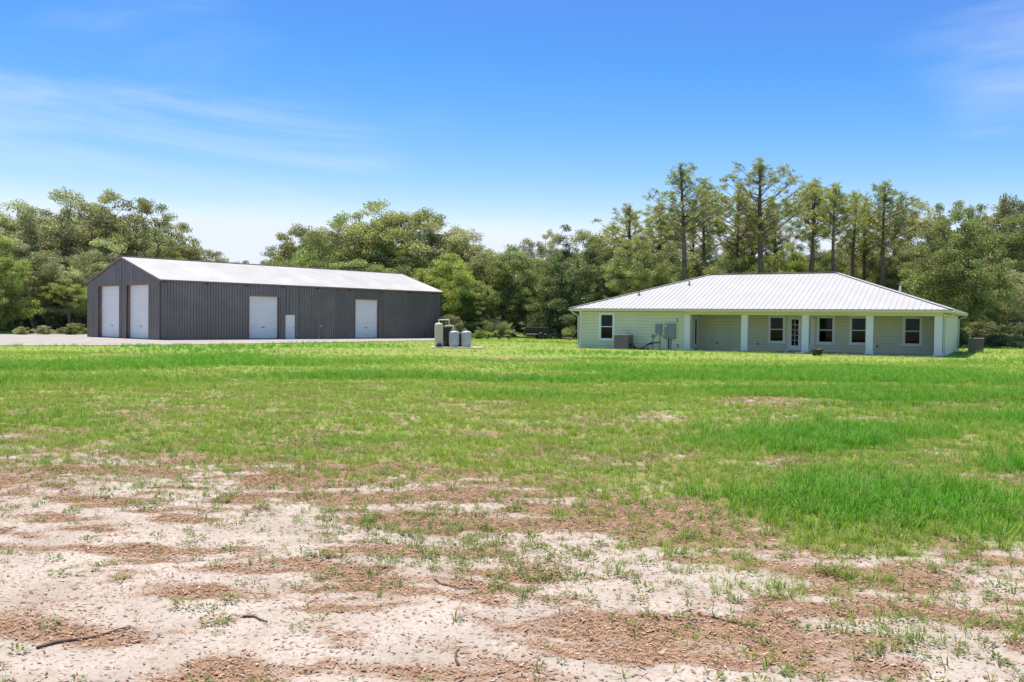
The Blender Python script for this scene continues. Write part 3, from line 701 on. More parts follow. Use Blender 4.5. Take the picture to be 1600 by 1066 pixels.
# low dark trailer parked under the trees
tl = empty('utility_trailer', (2.55, 88.5, 0), .12); tag(tl, 'low black utility trailer parked in the shade under the trees', 'trailer')
MB().box(-1.5, 1.5, -.75, .75, .45, .55).build('deck', 'black', tl)
mb = MB()
for x in (-1.45, -.75, 0, .75, 1.45): mb.box(x-.03, x+.03, -.76, -.70, .55, .95).box(x-.03, x+.03, .70, .76, .55, .95)
mb.box(-1.5, 1.5, -.77, -.71, .9, .96).box(-1.5, 1.5, .71, .77, .9, .96); mb.build('side_rail', 'dark_metal', tl)
MB().box(-1.3, .9, -.6, .6, .552, 1.15).build('load', 'black', tl, bevel=.06)
for s_ in (-1, 1):
    q = MB().lathe([(.16, -.09), (.30, -.09), (.33, -.05), (.33, .05), (.30, .09), (.16, .09)], 20).build('wheel', 'black', tl); q.matrix_basis = Matrix.Translation((.1, s_*.88, .33)) @ Matrix.Rotation(math.pi/2, 4, 'X')
MB().bar((1.5, -.35, .48), (2.6, 0, .42), .07, .07).bar((1.5, .35, .48), (2.6, 0, .42), .07, .07).build('drawbar', 'dark_metal', tl)
MB().tube([(2.5, 0, .42), (2.5, 0, .0)], .03).build('jack_leg', 'dark_metal', tl)
MB().box(-1.3, .6, -.80, -.775, .47, .53).build('reflective_strip', 'pvc', tl)
# ------------------------------------------------------------------ tree shapes
def unit(rng, n):
    v = rng.normal(size=(n, 3)); return v/np.linalg.norm(v, axis=1, keepdims=True)
def leaf_quads(rng, C, ln, wd, upb=.5, var=None):
    """C (n,3) centres; rhombus leaves of random turn"""
    n = len(C); d = unit(rng, n); nrm = unit(rng, n); nrm[:, 2] += upb
    s_ = np.cross(d, nrm); s_ /= np.linalg.norm(s_, axis=1, keepdims=True)+1e-9
    l_ = (ln*(.7+.6*rng.random(n)))[:, None]; w_ = (wd*(.7+.6*rng.random(n)))[:, None]
    V = np.stack([C-d*l_/2, C+s_*w_/2, C+d*l_/2, C-s_*w_/2], 1).reshape(-1, 3)
    F = np.arange(4*n).reshape(n, 4); lv = rng.random(n) if var is None else np.clip(var+.7*(rng.random(n)-.5), 0, 1)
    return V, F, np.repeat(lv, 4)
def skeleton(mb, rng, nodes, parents, r_tip, r_base, sides=6):
    """pipe-model limbs as one mesh"""
    n = len(nodes); load = np.zeros(n); ch = [[] for _ in range(n)]
    for i in range(1, n): ch[parents[i]].append(i)
    for i in range(n-1, -1, -1): load[i] = 1 if not ch[i] else sum(load[c] for c in ch[i])
    rad = r_tip*np.power(load, .5); rad = np.minimum(rad*r_base/rad[0], np.maximum(rad*1.4, r_tip)) if rad[0] > 0 else rad
    rad[0] = r_base
    for i in range(1, n):
        p = parents[i]; a, b = Vector(nodes[p]), Vector(nodes[i]); ra, rb = min(rad[p], rad[i]*1.5), rad[i]
        if (b-a).length < 1e-3: continue
        mid = (a+b)/2+Vector(rng.normal(size=3))*.06*(b-a).length
        mb.tube([a, mid, b], [ra, (ra+rb)/2, rb], sides if ra > .06 else 4, False)
def make_oak(seed, H, lobes, fork, ncl, clr, nleaf, ln, wd, r_base, flat=.62, shell=.45, lean=(0, 0)):
    """lobes: (x,y,z,rx,ry,rz); leaf clumps through the lobes, limbs reach them"""
    rng = np.random.default_rng(seed); lobes = np.array(lobes, float); vol = lobes[:, 3]*lobes[:, 4]*lobes[:, 5]
    C = []
    tries = 0
    while len(C) < ncl and tries < 8000:
        tries += 1
        k = rng.choice(len(lobes), p=vol/vol.sum()); l_ = lobes[k]
        p = l_[:3]+unit(rng, 1)[0]*(shell+(1-shell)*rng.random()**.6)*l_[3:]
        if p[2] < .25 or any(np.linalg.norm((p-q)*np.array([1, 1, 1.35])) < clr*.78 for q in C): continue
        C.append(p)
    C = np.array(C); top = np.array([lean[0], lean[1], fork])
    nodes = [np.array([0, 0, -.1]), np.array([lean[0]*.4+rng.normal()*.08, lean[1]*.4+rng.normal()*.08, fork*.55]), top]; par = [0, 0, 1]
    order = np.argsort(np.linalg.norm(C-top, axis=1)); tips = []
    for i in order:
        q = C[i]; nn = np.array(nodes[2:]); dist = np.linalg.norm(nn-q, axis=1)
        inward = np.linalg.norm(nn-top, axis=1); score = dist+.25*inward+.9*np.maximum(0, nn[:, 2]-q[2]-.3)
        j = int(np.argmin(score))+2; a = nodes[j]; d_ = q-a; ln_ = np.linalg.norm(d_)
        m_ = a+d_*.5+np.array([0, 0, -.08*ln_])+rng.normal(size=3)*.07*ln_
        if ln_ > 1.0: nodes.append(m_); par.append(j); j = len(nodes)-1
        nodes.append(q); par.append(j)
    tb = MB(); skeleton(tb, rng, nodes, par, .018, r_base, 7)
    tb.tube([(0, 0, -.1), (0, 0, .25), tuple(nodes[1]), tuple(nodes[2])], [r_base*1.45, r_base*1.05, r_base*.92, r_base*.8], 9, False)
    P, VV = [], []
    for q in C:
        r = clr*(.72+.55*rng.random()); n = int(nleaf*(r/clr)**2*(.75+.5*rng.random()))
        sub = unit(rng, 5)*r*.5*np.array([1, 1, flat]); k = rng.integers(0, 5, n)
        o = sub[k]+unit(rng, n)*(rng.random(n)**.45)[:, None]*r*.62*np.array([1, 1, flat])
        P.append(q+o); VV.append(np.full(n, .25+.5*rng.random()))
    P = np.concatenate(P); VV = np.concatenate(VV)
    V, F, lv = leaf_quads(rng, P, ln, wd, .5, VV)
    return tb.mesh('trunk'), fastmesh('crown', V, F, {'leafvar': ('POINT', lv)}), H
def rand_lobes(rng, H, W, low, n):
    """irregular crown of height H, width W from height low"""
    out = [(0, 0, low+(H-low)*.52, W*.30, W*.30, (H-low)*.40)]
    for k in range(n):
        a = 2*math.pi*(k+rng.random()*.7)/n; h = rng.random()
        rr = W*(.20+.10*rng.random())*(1.15-.5*h); z = low+(H-low)*(.18+.66*h); d_ = W*.5-rr*.9
        d_ *= (1.0-.45*max(0, h-.55)/.45); out.append((d_*math.cos(a), d_*math.sin(a), z, rr, rr, min(rr*.8, (H-low)*.3, H-z)))
    out.append((rng.normal()*W*.08, rng.normal()*W*.08, H-W*.14, W*.16, W*.16, W*.14))
    return out
def make_pine(seed, H, low, W, ncl, r_base, ndl=19, nl=.26):
    """straight bare trunk, rounded open crown of needle clumps on upswept limbs"""
    rng = np.random.default_rng(seed); tb = MB(); bend = rng.normal(size=2)*.3
    def ax(z): t_ = z/H; return np.array([bend[0]*math.sin(t_*2.6), bend[1]*math.sin(t_*2.1), z])
    zs = np.linspace(-.1, H*.985, 14)
    tb.tube([ax(z) for z in zs], [max(.03, r_base*(1.12 if z < .3 else 1)*(1-.80*(z/H)**1.25)) for z in zs], 9)
    C = []; tries = 0; zc_ = low+(H-low)*.52; rz_ = (H-low)*.46
    gaps = [(rng.random()*6.28, rng.uniform(low, H*.9)) for _ in range(4)]
    while len(C) < ncl and tries < 6000:
        tries += 1; u = unit(rng, 1)[0]*(.25+.75*rng.random()**.55); z = zc_+u[2]*rz_
        wz = W*.5*(.80+.35*rng.random()) * (1.0 if z > zc_ else .62+.38*(z-low)/(zc_-low+1e-6))
        p = ax(z)+np.array([u[0]*wz, u[1]*wz, 0]); az = math.atan2(u[1], u[0])
        if any(abs((az-g0+3.14) % 6.28-3.14) < .55 and abs(z-g1) < .9 for g0, g1 in gaps): continue
        if any(np.linalg.norm(p-q) < .62 for q in C): continue
        C.append(p)
    for dz in (.15, .65, 1.2, 1.75):
        for k in range(1 if dz < .3 else 3): C.append(ax(H-dz)+np.array([rng.normal()*.3*dz, rng.normal()*.3*dz, 0]))
    tufts = []
    for q in C:
        hd = math.hypot(*(q-ax(q[2]))[:2]); zb = min(max(low*.93, q[2]-.25-.62*hd), H*.97); a0 = ax(zb)
        m_ = a0+(q-a0)*.55+np.array([0, 0, -.10*hd])+rng.normal(size=3)*.06; r0 = .014+.009*hd
        tb.tube([a0, m_, q], [r0, r0*.7, .012], 5, False)
        for k in range(8):
            o = unit(rng, 1)[0]*np.array([.36, .36, .42])*(.35+.75*rng.random()); tp = q+o+np.array([0, 0, .06]); tufts.append(tp)
            if k < 4: tb.tube([q, tp], [.011, .007], 3, False)
    for k in range(3):                                     # dead snags below the crown
        z = low*rng.uniform(.62, .98); az = rng.random()*6.28; a0 = ax(z); l_ = rng.uniform(.5, 1.3)
        tb.tube([a0, a0+np.array([math.cos(az)*l_*.6, math.sin(az)*l_*.6, .05]), a0+np.array([math.cos(az)*l_, math.sin(az)*l_, -.1])], [.03, .02, .008], 4, False)
    tufts.append(ax(H)); tufts = np.array(tufts); n = len(tufts)*ndl
    base = np.repeat(tufts, ndl, 0); d_ = unit(rng, n); d_[:, 2] = d_[:, 2]*.8+.25; d_ /= np.linalg.norm(d_, axis=1, keepdims=True)
    s_ = np.cross(d_, unit(rng, n)); s_ /= np.linalg.norm(s_, axis=1, keepdims=True)+1e-9
    l_ = (nl*(.6+.6*rng.random(n)))[:, None]; w_ = .017
    V = np.stack([base+d_*l_*.05, base+d_*l_*.55+s_*w_, base+d_*l_, base+d_*l_*.55-s_*w_], 1).reshape(-1, 3)
    lv = np.repeat(np.clip(np.repeat(.2+.6*rng.random(len(tufts)), ndl)+.2*(rng.random(n)-.5), 0, 1), 4)
    return tb.mesh('trunk'), fastmesh('crown', V, np.arange(4*n).reshape(n, 4), {'leafvar': ('POINT', lv)}), H
PROTO = {}
def proto(k, t_, bark, leaf): t_[0].materials.append(MT[bark]); t_[1].materials.append(MT[leaf]); PROTO[k] = t_
def oak(k, seed, H, W, low, n, ncl, clr, nleaf, ln, wd, rb, fork=None, **kw):
    proto(k, make_oak(seed, H, rand_lobes(np.random.default_rng(seed+100), H, W, low, n), fork or low+.6, ncl, clr, nleaf, ln, wd, rb, **kw)+(W,), 'bark_oak', 'leaf')
oak('oakA', 1, 12, 12, 2.2, 9, 125, 1.05, 460, .155, .095, .34)
oak('oakB', 2, 12, 11, 2.6, 8, 110, 1.05, 460, .155, .095, .32, lean=(.6, .2))
oak('oakC', 3, 12, 10, 3.0, 7, 90, 1.0, 440, .155, .095, .30, lean=(-.5, .3))
oak('sparse', 4, 12, 9, 4.2, 7, 52, .85, 330, .15, .09, .25, shell=.7)
oak('bushA', 5, 9, 7.5, .5, 11, 150, .80, 360, .13, .075, .20, fork=1.3, shell=.6)
oak('bushB', 6, 9, 6.5, .4, 10, 140, .75, 360, .13, .075, .18, fork=1.2, shell=.6)
# narrow dark evergreen
lb = [(0, 0, .6+8.2*i/7, 2.7*(1-.78*(i/7)**1.15), 2.7*(1-.78*(i/7)**1.15), 1.0) for i in range(8)]
proto('cedar', make_oak(7, 9.6, lb, 2.0, 130, .72, 330, .13, .07, .18, shell=.7)+(5.6,), 'bark_oak', 'leaf')
proto('shrub', make_oak(8, 2.2, [(0, 0, 1.0, 1.3, 1.3, .9), (.8, .3, .8, .8, .8, .7), (-.7, -.4, .9, .8, .8, .8)], .35, 34, .5, 190, .13, .075, .04, shell=.4)+(3.2,), 'bark_oak', 'leaf')
proto('pineA', make_pine(11, 15, 8.0, 5.0, 74, .23)+(6,), 'bark_pine', 'needle')
proto('pineB', make_pine(12, 15, 7.6, 6.2, 84, .25)+(7,), 'bark_pine', 'needle')
proto('pineD', make_pine(14, 15, 8.4, 4.6, 58, .21)+(5.6,), 'bark_pine', 'needle')
proto('pineC', make_pine(13, 15, 9.0, 4.0, 46, .19)+(5,), 'bark_pine', 'needle')

def hz(px): return 503.4+ROL*(px-800)
SAGE = (.325, .34, .215); OLIVE = (.285, .305, .15); GREEN = (.23, .27, .12); BRIGHT = (.285, .33, .105); DARK = (.14, .175, .085); PALE = (.36, .365, .24); PINE = (.33, .335, .125); PINEG = (.245, .265, .12)
rt_ = random.Random(5)
def tree(px, top, d_, kind, wpx, col, label, group, name=None, cat='tree', y_off=0):
    tm, cm, H0, W0 = PROTO[kind]; x = (px-800)/FPX*d_
    h = EYE+(hz(px)-top)/FPX*d_; wd = wpx/FPX*d_*(1.22 if kind[:3] in ('oak', 'spa') else 1.28 if kind[:3] == 'pin' else 1.1)
    if name is None: name = {'oak': 'oak_tree', 'spa': 'oak_tree', 'bus': 'bushy_tree', 'ced': 'cedar_tree', 'pin': 'pine_tree', 'shr': 'shrub'}[kind[:3]]
    e = empty(name, (x, d_, -.02), rt_.uniform(0, 6.28)); sxy = wd/W0
    sxy = min(max(sxy, .5*h/H0), 1.6*h/H0); e.scale = (sxy, sxy, h/H0)
    if kind[:3] == 'pin': e.rotation_euler.x = rt_.gauss(0, .03); e.rotation_euler.y = rt_.gauss(0, .03)
    tag(e, label, cat, group)
    a = bpy.data.objects.new('trunk', tm); COL.objects.link(a); a.parent = e
    b = bpy.data.objects.new('crown', cm); COL.objects.link(b); b.parent = e
    jf = rt_.uniform(.88, 1.12); j = [c*jf*rt_.uniform(.97, 1.03) for c in col]; b.color = (j[0], j[1], j[2], 1)
    return e
gL, gB, gM, gR = 'trees left of the barn', 'trees behind the barn roof', 'trees between barn and house', 'trees behind the house'
TREES = [
 (-4, 372, 84, 'bushB', 100, BRIGHT, 'bright green dense tree cut by the left edge of the picture', gL),
 (28, 322, 101, 'oakC', 150, SAGE, 'sage green oak rising behind the bright tree at the left edge', gL),
 (88, 296, 99, 'oakA', 190, SAGE, 'tallest broad sage green oak left of the barn', gL),
 (58, 378, 91, 'oakB', 150, PALE, 'pale silvery oak low in front of the tallest left oak', gL),
 (165, 303, 105, 'oakB', 170, SAGE, 'grey-green oak standing directly above the barn gable', gL),
 (222, 294, 101, 'sparse', 105, OLIVE, 'open airy oak with bare dark branches above the barn ridge', gL),
 (140, 372, 93, 'oakA', 140, SAGE, 'spreading oak close behind the left slope of the gable', gL),
 (107, 428, 87, 'sparse', 66, BRIGHT, 'slim young tree with yellow-green crown beside the barn gable', gL),
 (268, 352, 113, 'oakC', 130, OLIVE, 'rounded oak above the near third of the barn roof', gL),
 (305, 378, 120, 'sparse', 95, OLIVE, 'thin-topped oak at the right end of the left wood', gL),
 (356, 396, 132, 'sparse', 70, OLIVE, 'small distant tree peeping over the middle of the barn roof', gB),
 (48, 312, 108, 'oakA', 170, OLIVE, 'olive oak filling the gap between the tallest left oak and the left edge', gL),
 (128, 318, 112, 'oakC', 150, SAGE, 'hazy green oak behind and right of the tallest left oak', gL),
 (-70, 330, 98, 'oakA', 170, SAGE, 'oak mostly outside the left edge of the picture', gL),
 (432, 402, 128, 'oakC', 70, SAGE, 'smallest leftmost oak of the clump behind the barn roof', gB),
 (478, 357, 113, 'oakB', 130, OLIVE, 'left shoulder oak of the clump behind the barn roof', gB),
 (535, 333, 109, 'oakA', 140, GREEN, 'dark oak left of the tallest one behind the barn roof', gB),
 (603, 314, 106, 'oakC', 160, OLIVE, 'tallest oak of the clump behind the barn roof', gB),
 (668, 322, 110, 'sparse', 150, PALE, 'pale open oak with bare twigs right of the tallest barn oak', gB),
 (716, 362, 112, 'oakB', 90, OLIVE, 'rightmost oak of the clump, leaning out over the barn end', gB),
 (508, 345, 118, 'oakC', 140, SAGE, 'hazier oak in the back row left of the tallest barn oak', gB),
 (640, 332, 117, 'oakB', 150, OLIVE, 'hazier oak in the back row right of the tallest barn oak', gB),
 (695, 352, 119, 'oakA', 120, SAGE, 'back row oak above the far corner of the barn roof', gB),
 (570, 385, 102, 'oakB', 150, GREEN, 'low full oak just above the middle of the barn ridge', gB),
 (640, 375, 103, 'oakA', 130, GREEN, 'dense oak just behind the far end of the barn ridge', gB),
 (703, 400, 95, 'bushA', 125, BRIGHT, 'bright green bushy tree against the far end of the barn', gM),
 (758, 383, 104, 'oakC', 110, OLIVE, 'olive oak behind the water tanks', gM),
 (745, 440, 95, 'bushB', 80, GREEN, 'small bushy tree right above the grey tanks', gM),
 (803, 388, 98, 'bushA', 120, GREEN, 'broad green tree halfway between barn and house', gM),
 (845, 362, 110, 'oakB', 90, PALE, 'pale tan-green oak between the broad green tree and the dark evergreen', gM),
 (874, 354, 93, 'cedar', 95, DARK, 'dark pointed evergreen left of the house', gM),
 (917, 360, 104, 'oakA', 110, OLIVE, 'olive oak above the left corner of the house roof', gM),
 (930, 388, 90, 'bushB', 100, DARK, 'dark bushy tree at the left corner of the house', gM),
 (972, 319, 90, 'pineA', 120, PINE, 'leftmost pine above the house roof', gR),
 (1012, 338, 103, 'pineC', 80, PINE, 'thin pine second to the left of the tall dark-crowned pine', gR),
 (1072, 259, 84, 'pineA', 112, PINEG, 'tall pine with dark domed crown and straight bare trunk', gR),
 (1106, 293, 99, 'pineD', 90, PINE, 'pine partly hidden behind the tall dark-crowned pine', gR),
 (1142, 300, 100, 'pineB', 100, PINE, 'pine left of the tallest pine', gR),
 (1195, 253, 86, 'pineB', 140, PINE, 'tallest pine, spreading yellow-green crown above the house ridge', gR),
 (1244, 288, 94, 'pineC', 84, PINE, 'first slender pine right of the tallest pine', gR),
 (1271, 283, 92, 'pineD', 88, PINE, 'second slender pine right of the tallest pine', gR),
 (1311, 283, 86, 'pineC', 88, PINE, 'pine above the right end of the house ridge', gR),
 (1347, 318, 100, 'pineB', 84, PINE, 'shorter pine right of the house ridge end', gR),
 (1383, 288, 93, 'pineD', 96, PINEG, 'tall thin pine above the right slope of the roof', gR),
 (1430, 316, 107, 'oakC', 110, PALE, 'pale rounded oak behind the right slope of the roof', gR),
 (1005, 372, 86, 'oakB', 120, OLIVE, 'olive oak low over the left slope of the roof', gR),
 (1042, 385, 97, 'bushA', 110, GREEN, 'green tree at the foot of the tall dark-crowned pine', gR),
 (1112, 380, 98, 'oakA', 120, OLIVE, 'full oak behind the left end of the house ridge', gR),
 (1160, 372, 108, 'oakC', 110, GREEN, 'dark oak in the gap left of the tallest pine trunk', gR),
 (1228, 385, 101, 'bushA', 110, BRIGHT, 'bright tree right of the tallest pine trunk', gR),
 (1288, 378, 107, 'oakB', 110, GREEN, 'oak seen between the slender pine trunks', gR),
 (1340, 382, 104, 'oakA', 110, OLIVE, 'olive oak behind the right end of the house ridge', gR),
 (1402, 375, 98, 'oakC', 90, OLIVE, 'oak between the thin pine and the big rounded green tree', gR),
 (1330, 302, 98, 'pineD', 84, PINE, 'slim pine just right of the house ridge end', gR),
 (1418, 312, 100, 'pineC', 84, PINE, 'slim pine right of the tall thin pine', gR),
 (1040, 318, 104, 'pineD', 84, PINE, 'slim pine closest on the left of the tall dark-crowned pine', gR),
 (1570, 318, 102, 'pineB', 100, PINE, 'pine near the right edge of the picture', gR),
 (945, 352, 112, 'oakC', 120, OLIVE, 'hazy oak left of the leftmost pine', gR),
 (1085, 335, 116, 'pineB', 110, PINE, 'far pine in the gap right of the tall dark-crowned pine', gR),
 (1168, 318, 112, 'pineA', 110, PINE, 'far pine close on the left of the tallest pine', gR),
 (1222, 312, 110, 'pineB', 100, PINE, 'far pine close on the right of the tallest pine', gR),
 (1365, 335, 112, 'pineD', 90, PINE, 'far pine just left of the tall thin pine', gR),
 (1455, 372, 96, 'oakA', 120, OLIVE, 'olive oak just left of the big rounded green tree', gR),
 (1548, 340, 98, 'oakC', 120, PALE, 'pale oak filling the gap between the big rounded green tree and the right edge', gR),
 (1488, 333, 76, 'bushA', 150, GREEN, 'big rounded green tree at the right end of the house', gR),
 (1502, 296, 103, 'sparse', 90, OLIVE, 'open crown poking up behind the big rounded green tree', gR),
 (1596, 290, 92, 'oakB', 120, OLIVE, 'tall oak cut by the right edge of the picture', gR),
 (1568, 388, 84, 'oakA', 130, SAGE, 'mossy grey oak low at the right edge of the picture', gR),
 (1535, 440, 82, 'bushB', 80, OLIVE, 'small tree right of the house behind the end air conditioner', gR),
 (1665, 330, 96, 'oakC', 150, GREEN, 'oak mostly outside the right edge of the picture', gR),
]
for q in TREES: tree(*q)
for px, top, d_, wpx, col, lab in ((112, 503, 82.5, 44, GREEN, 'round green shrub beside the barn gable corner'), (35, 509, 80, 46, OLIVE, 'yellowish low shrub on the edge of the gravel'), (70, 507, 82, 50, PALE, 'dry pale brush between the two shrubs at the gravel edge'),
     (748, 514, 86, 34, BRIGHT, 'bright low shrub right of the grey tanks'), (856, 514, 91, 36, DARK, 'dark shrub behind the low trailer'), (1560, 520, 74, 44, DARK, 'dark shrub at the lawn edge right of the house'), (1590, 522, 72, 40, OLIVE, 'olive shrub at the lawn edge on the right border')):
    tree(px, top, d_, 'shrub', wpx, col, lab, 'shrubs along the wood edge', cat='shrub')
# saw palmettos by the wood edge
def palmetto(px, d_, s_, seed, label):
    rng = np.random.default_rng(seed); x = (px-800)/FPX*d_
    e = empty('palmetto', (x, d_, 0)); tag(e, label, 'palm', 'palmettos at the wood edge'); e.scale = (s_,)*3
    st = MB(); V, F, lv = [], [], []
    for k in range(11):
        az = k*2.4+rng.normal()*.3; el = R_(rng.uniform(25, 80)); d0 = np.array([math.cos(az)*math.cos(el), math.sin(az)*math.cos(el), math.sin(el)])
        q = d0*rng.uniform(.6, 1.0); st.tube([(0, 0, 0), tuple(q*.5+np.array([0, 0, .04])), tuple(q)], [.015, .012, .01], 4)
        sd_ = np.cross(d0, [0, 0, 1.]); sd_ /= np.linalg.norm(sd_); v = rng.random()
        for j in range(15):
            a = R_(-100+200*j/14); r_ = .55*(1-.12*abs(j-7)/7); dd = d0*math.cos(a)+sd_*math.sin(a)
            tip = q+dd*r_+np.array([0, 0, -.10]); mid = q+dd*r_*.55; pw_ = np.cross(dd, np.cross(d0, sd_))*.022
            b = len(V); V += [q, mid+pw_, tip, mid-pw_]; F.append((b, b+1, b+2, b+3)); lv += [v]*4
    st.build('stem', 'bark_oak', e); m = fastmesh('fronds', np.array(V), np.array(F), {'leafvar': ('POINT', np.array(lv))}); m.materials.append(MT['leaf'])
    f = bpy.data.objects.new('fronds', m); COL.objects.link(f); f.parent = e; f.color = (.17, .20, .12, 1)
palmetto(762, 84.5, 1.25, 1, 'pale saw palmetto at the wood edge nearest the tanks')
palmetto(780, 85, 1.5, 2, 'tallest pale saw palmetto left of the dark evergreen')
palmetto(795, 84, .9, 3, 'smallest dry palmetto beside the tallest one')
palmetto(890, 84, 1.1, 4, 'saw palmetto near the left corner of the house')

# ------------------------------------------------------------------ scattered cover (points carry turn, size, tone)
def scatter(name, proto_meshes, pts, rot, scl, tone, label, cat, seed):
    """one stuff object per cover: points, each instanced with one of the shapes"""
    rng = np.random.default_rng(seed); n = len(pts)
    m = bpy.data.meshes.new(name); m.vertices.add(n); m.vertices.foreach_set('co', pts.astype(np.float32).ravel())
    for an, ty, arr, key in (('rot', 'FLOAT_VECTOR', rot, 'vector'), ('scl', 'FLOAT', scl, 'value'), ('tone', 'FLOAT', tone, 'value'), ('pick', 'INT', rng.integers(0, len(proto_meshes), n), 'value')):
        a = m.attributes.new(an, ty, 'POINT'); a.data.foreach_set(key, arr.astype(np.int32 if ty == 'INT' else np.float32).ravel())
    o = bpy.data.objects.new(name, m); COL.objects.link(o); tag(o, label, cat, kind='stuff')
    g = bpy.data.node_groups.new(name, 'GeometryNodeTree')
    g.interface.new_socket('Geometry', in_out='INPUT', socket_type='NodeSocketGeometry'); g.interface.new_socket('Geometry', in_out='OUTPUT', socket_type='NodeSocketGeometry')
    gi = g.nodes.new('NodeGroupInput'); go = g.nodes.new('NodeGroupOutput'); jn = g.nodes.new('GeometryNodeJoinGeometry')
    def na(nm, ty):
        a = g.nodes.new('GeometryNodeInputNamedAttribute'); a.data_type = ty; a.inputs['Name'].default_value = nm; return a.outputs['Attribute']
    e2r = g.nodes.new('FunctionNodeEulerToRotation'); g.links.new(na('rot', 'FLOAT_VECTOR'), e2r.inputs[0]); sc_ = na('scl', 'FLOAT'); pk = na('pick', 'INT')
    for i, pm in enumerate(proto_meshes):
        po = bpy.data.objects.new(name+'_shape', pm)
        oi = g.nodes.new('GeometryNodeObjectInfo'); oi.inputs['Object'].default_value = po
        cmp_ = g.nodes.new('FunctionNodeCompare'); cmp_.data_type = 'INT'; cmp_.operation = 'EQUAL'
        ii = [s for s in cmp_.inputs if s.type == 'INT']; g.links.new(pk, ii[0]); ii[1].default_value = i
        ip = g.nodes.new('GeometryNodeInstanceOnPoints'); g.links.new(gi.outputs[0], ip.inputs['Points']); g.links.new(cmp_.outputs[0], ip.inputs['Selection'])
        g.links.new(oi.outputs['Geometry'], ip.inputs['Instance']); g.links.new(e2r.outputs[0], ip.inputs['Rotation']); g.links.new(sc_, ip.inputs['Scale'])
        g.links.new(ip.outputs[0], jn.inputs[0])
    g.links.new(jn.outputs[0], go.inputs[0]); md = o.modifiers.new('scatter', 'NODES'); md.node_group = g
    return o
def tuft_mesh(seed, nb, h0, h1, wd, spread, lean, mat='grass'):
    rng = np.random.default_rng(seed); V, F, lv = [], [], []
    for k in range(nb):
        a = rng.random()*6.283; b0 = np.array([math.cos(a), math.sin(a), 0])*spread*rng.random()**.5; az = a+rng.normal()*.6; h = rng.uniform(h0, h1); ln_ = lean*(.3+rng.random())
        d0 = np.array([math.cos(az), math.sin(az), 0]); s_ = np.array([-d0[1], d0[0], 0]); w_ = wd*rng.uniform(.7, 1.2); v = rng.random(); b = len(V)
        p1 = b0+d0*h*ln_*.25+np.array([0, 0, h*.5]); p2 = b0+d0*h*ln_*.7+np.array([0, 0, h*(.92-.25*ln_)]); p3 = b0+d0*h*ln_*1.15+np.array([0, 0, h*(1.05-.45*ln_)])
        V += [b0-s_*w_*.5, b0+s_*w_*.5, p1+s_*w_*.45, p1-s_*w_*.45, p2+s_*w_*.28, p2-s_*w_*.28, p3+s_*w_*.04, p3-s_*w_*.04]
        F += [(b, b+1, b+2, b+3), (b+3, b+2, b+4, b+5), (b+5, b+4, b+6, b+7)]; lv += [v]*8
    m = fastmesh('tuft', np.array(V), np.array(F), {'leafvar': ('POINT', np.array(lv))}); m.materials.append(MT[mat]); return m
def weed_mesh(seed, nl, r, ln, wd, h, mat='weed'):
    rng = np.random.default_rng(seed); V, F, lv = [], [], []
    for k in range(nl):
        az = rng.random()*6.283; rr = r*rng.random()**.6; el = rng.uniform(.1, .9); d0 = np.array([math.cos(az)*math.cos(el), math.sin(az)*math.cos(el), math.sin(el)]); s_ = np.array([-math.sin(az), math.cos(az), 0])
        p = np.array([math.cos(az)*rr, math.sin(az)*rr, h*rng.random()*(1.2-rr/r)]); l_ = ln*rng.uniform(.6, 1.2); w_ = wd*rng.uniform(.7, 1.2); b = len(V); v = rng.random()
        V += [p, p+d0*l_*.5+s_*w_*.5+np.array([0, 0, .003]), p+d0*l_, p+d0*l_*.5-s_*w_*.5+np.array([0, 0, .003])]; F.append((b, b+1, b+2, b+3)); lv += [v]*4
    m = fastmesh('weed', np.array(V), np.array(F), {'leafvar': ('POINT', np.array(lv))}); m.materials.append(MT[mat]); return m
rs = np.random.default_rng(99)
def wedge(n, y0, y1):
    hw = lambda q: .62*q+4.2
    y = rs.uniform(y0, y1, int(n*2.6)); y = y[rs.random(len(y)) < hw(y)/hw(y1)][:n]; x = (rs.random(len(y))*2-1)*hw(y); return x, y
hpoly = np.array([H2W(-.1, -.15)[:2], H2W(HL+.1, -.15)[:2], H2W(HL+.1, HD+.1)[:2], H2W(-.1, HD+.1)[:2]])
def keep_out(x, y):
    k = in_poly(x, y, DPn) | in_poly(x, y, hpoly)
    pc, ps = math.cos(.12), math.sin(.12); u = (x+3.3)*pc+(y-55.85)*ps; v = -(x+3.3)*ps+(y-55.85)*pc
    return k | ((np.abs(u) < 1.55) & (np.abs(v) < .95))
X, Y, S, TN, LU = [], [], [], [], []
for n, y0, y1, cs in ((60000, 3.2, 13, .85), (66000, 13, 24, .95), (46000, 24, 42, 1.1), (32000, 42, 92, 1.25)):
    x, y = wedge(n, y0, y1); n = len(x); g = f_grass(x, y); lu = f_lush(x, y)
    pt_ = sst(.36, .60, fbm(x, y, 1.7, 3, 141))
    k = (rs.random(n) < g**1.2*(.35+.65*np.maximum(lu, pt_))) & ~keep_out(x, y)
    x, y, g, lu = x[k], y[k], g[k], lu[k]; X.append(x); Y.append(y); LU.append(lu); S.append(cs*(.32+.55*rs.random(len(x))**1.6)*(.6+.4*g)*(1+.8*lu)); TN.append(np.clip(.2+.9*lu+.3*(rs.random(len(x))-.5)+.9*(fbm(x, y, .45, 4, 91)-.5), 0, 1))
X, Y, S, TN, LU = map(np.concatenate, (X, Y, S, TN, LU)); Z = f_height(X, Y)-.004
rot = np.stack([.18*rs.normal(size=len(X)), .18*rs.normal(size=len(X)), rs.random(len(X))*6.283], 1)
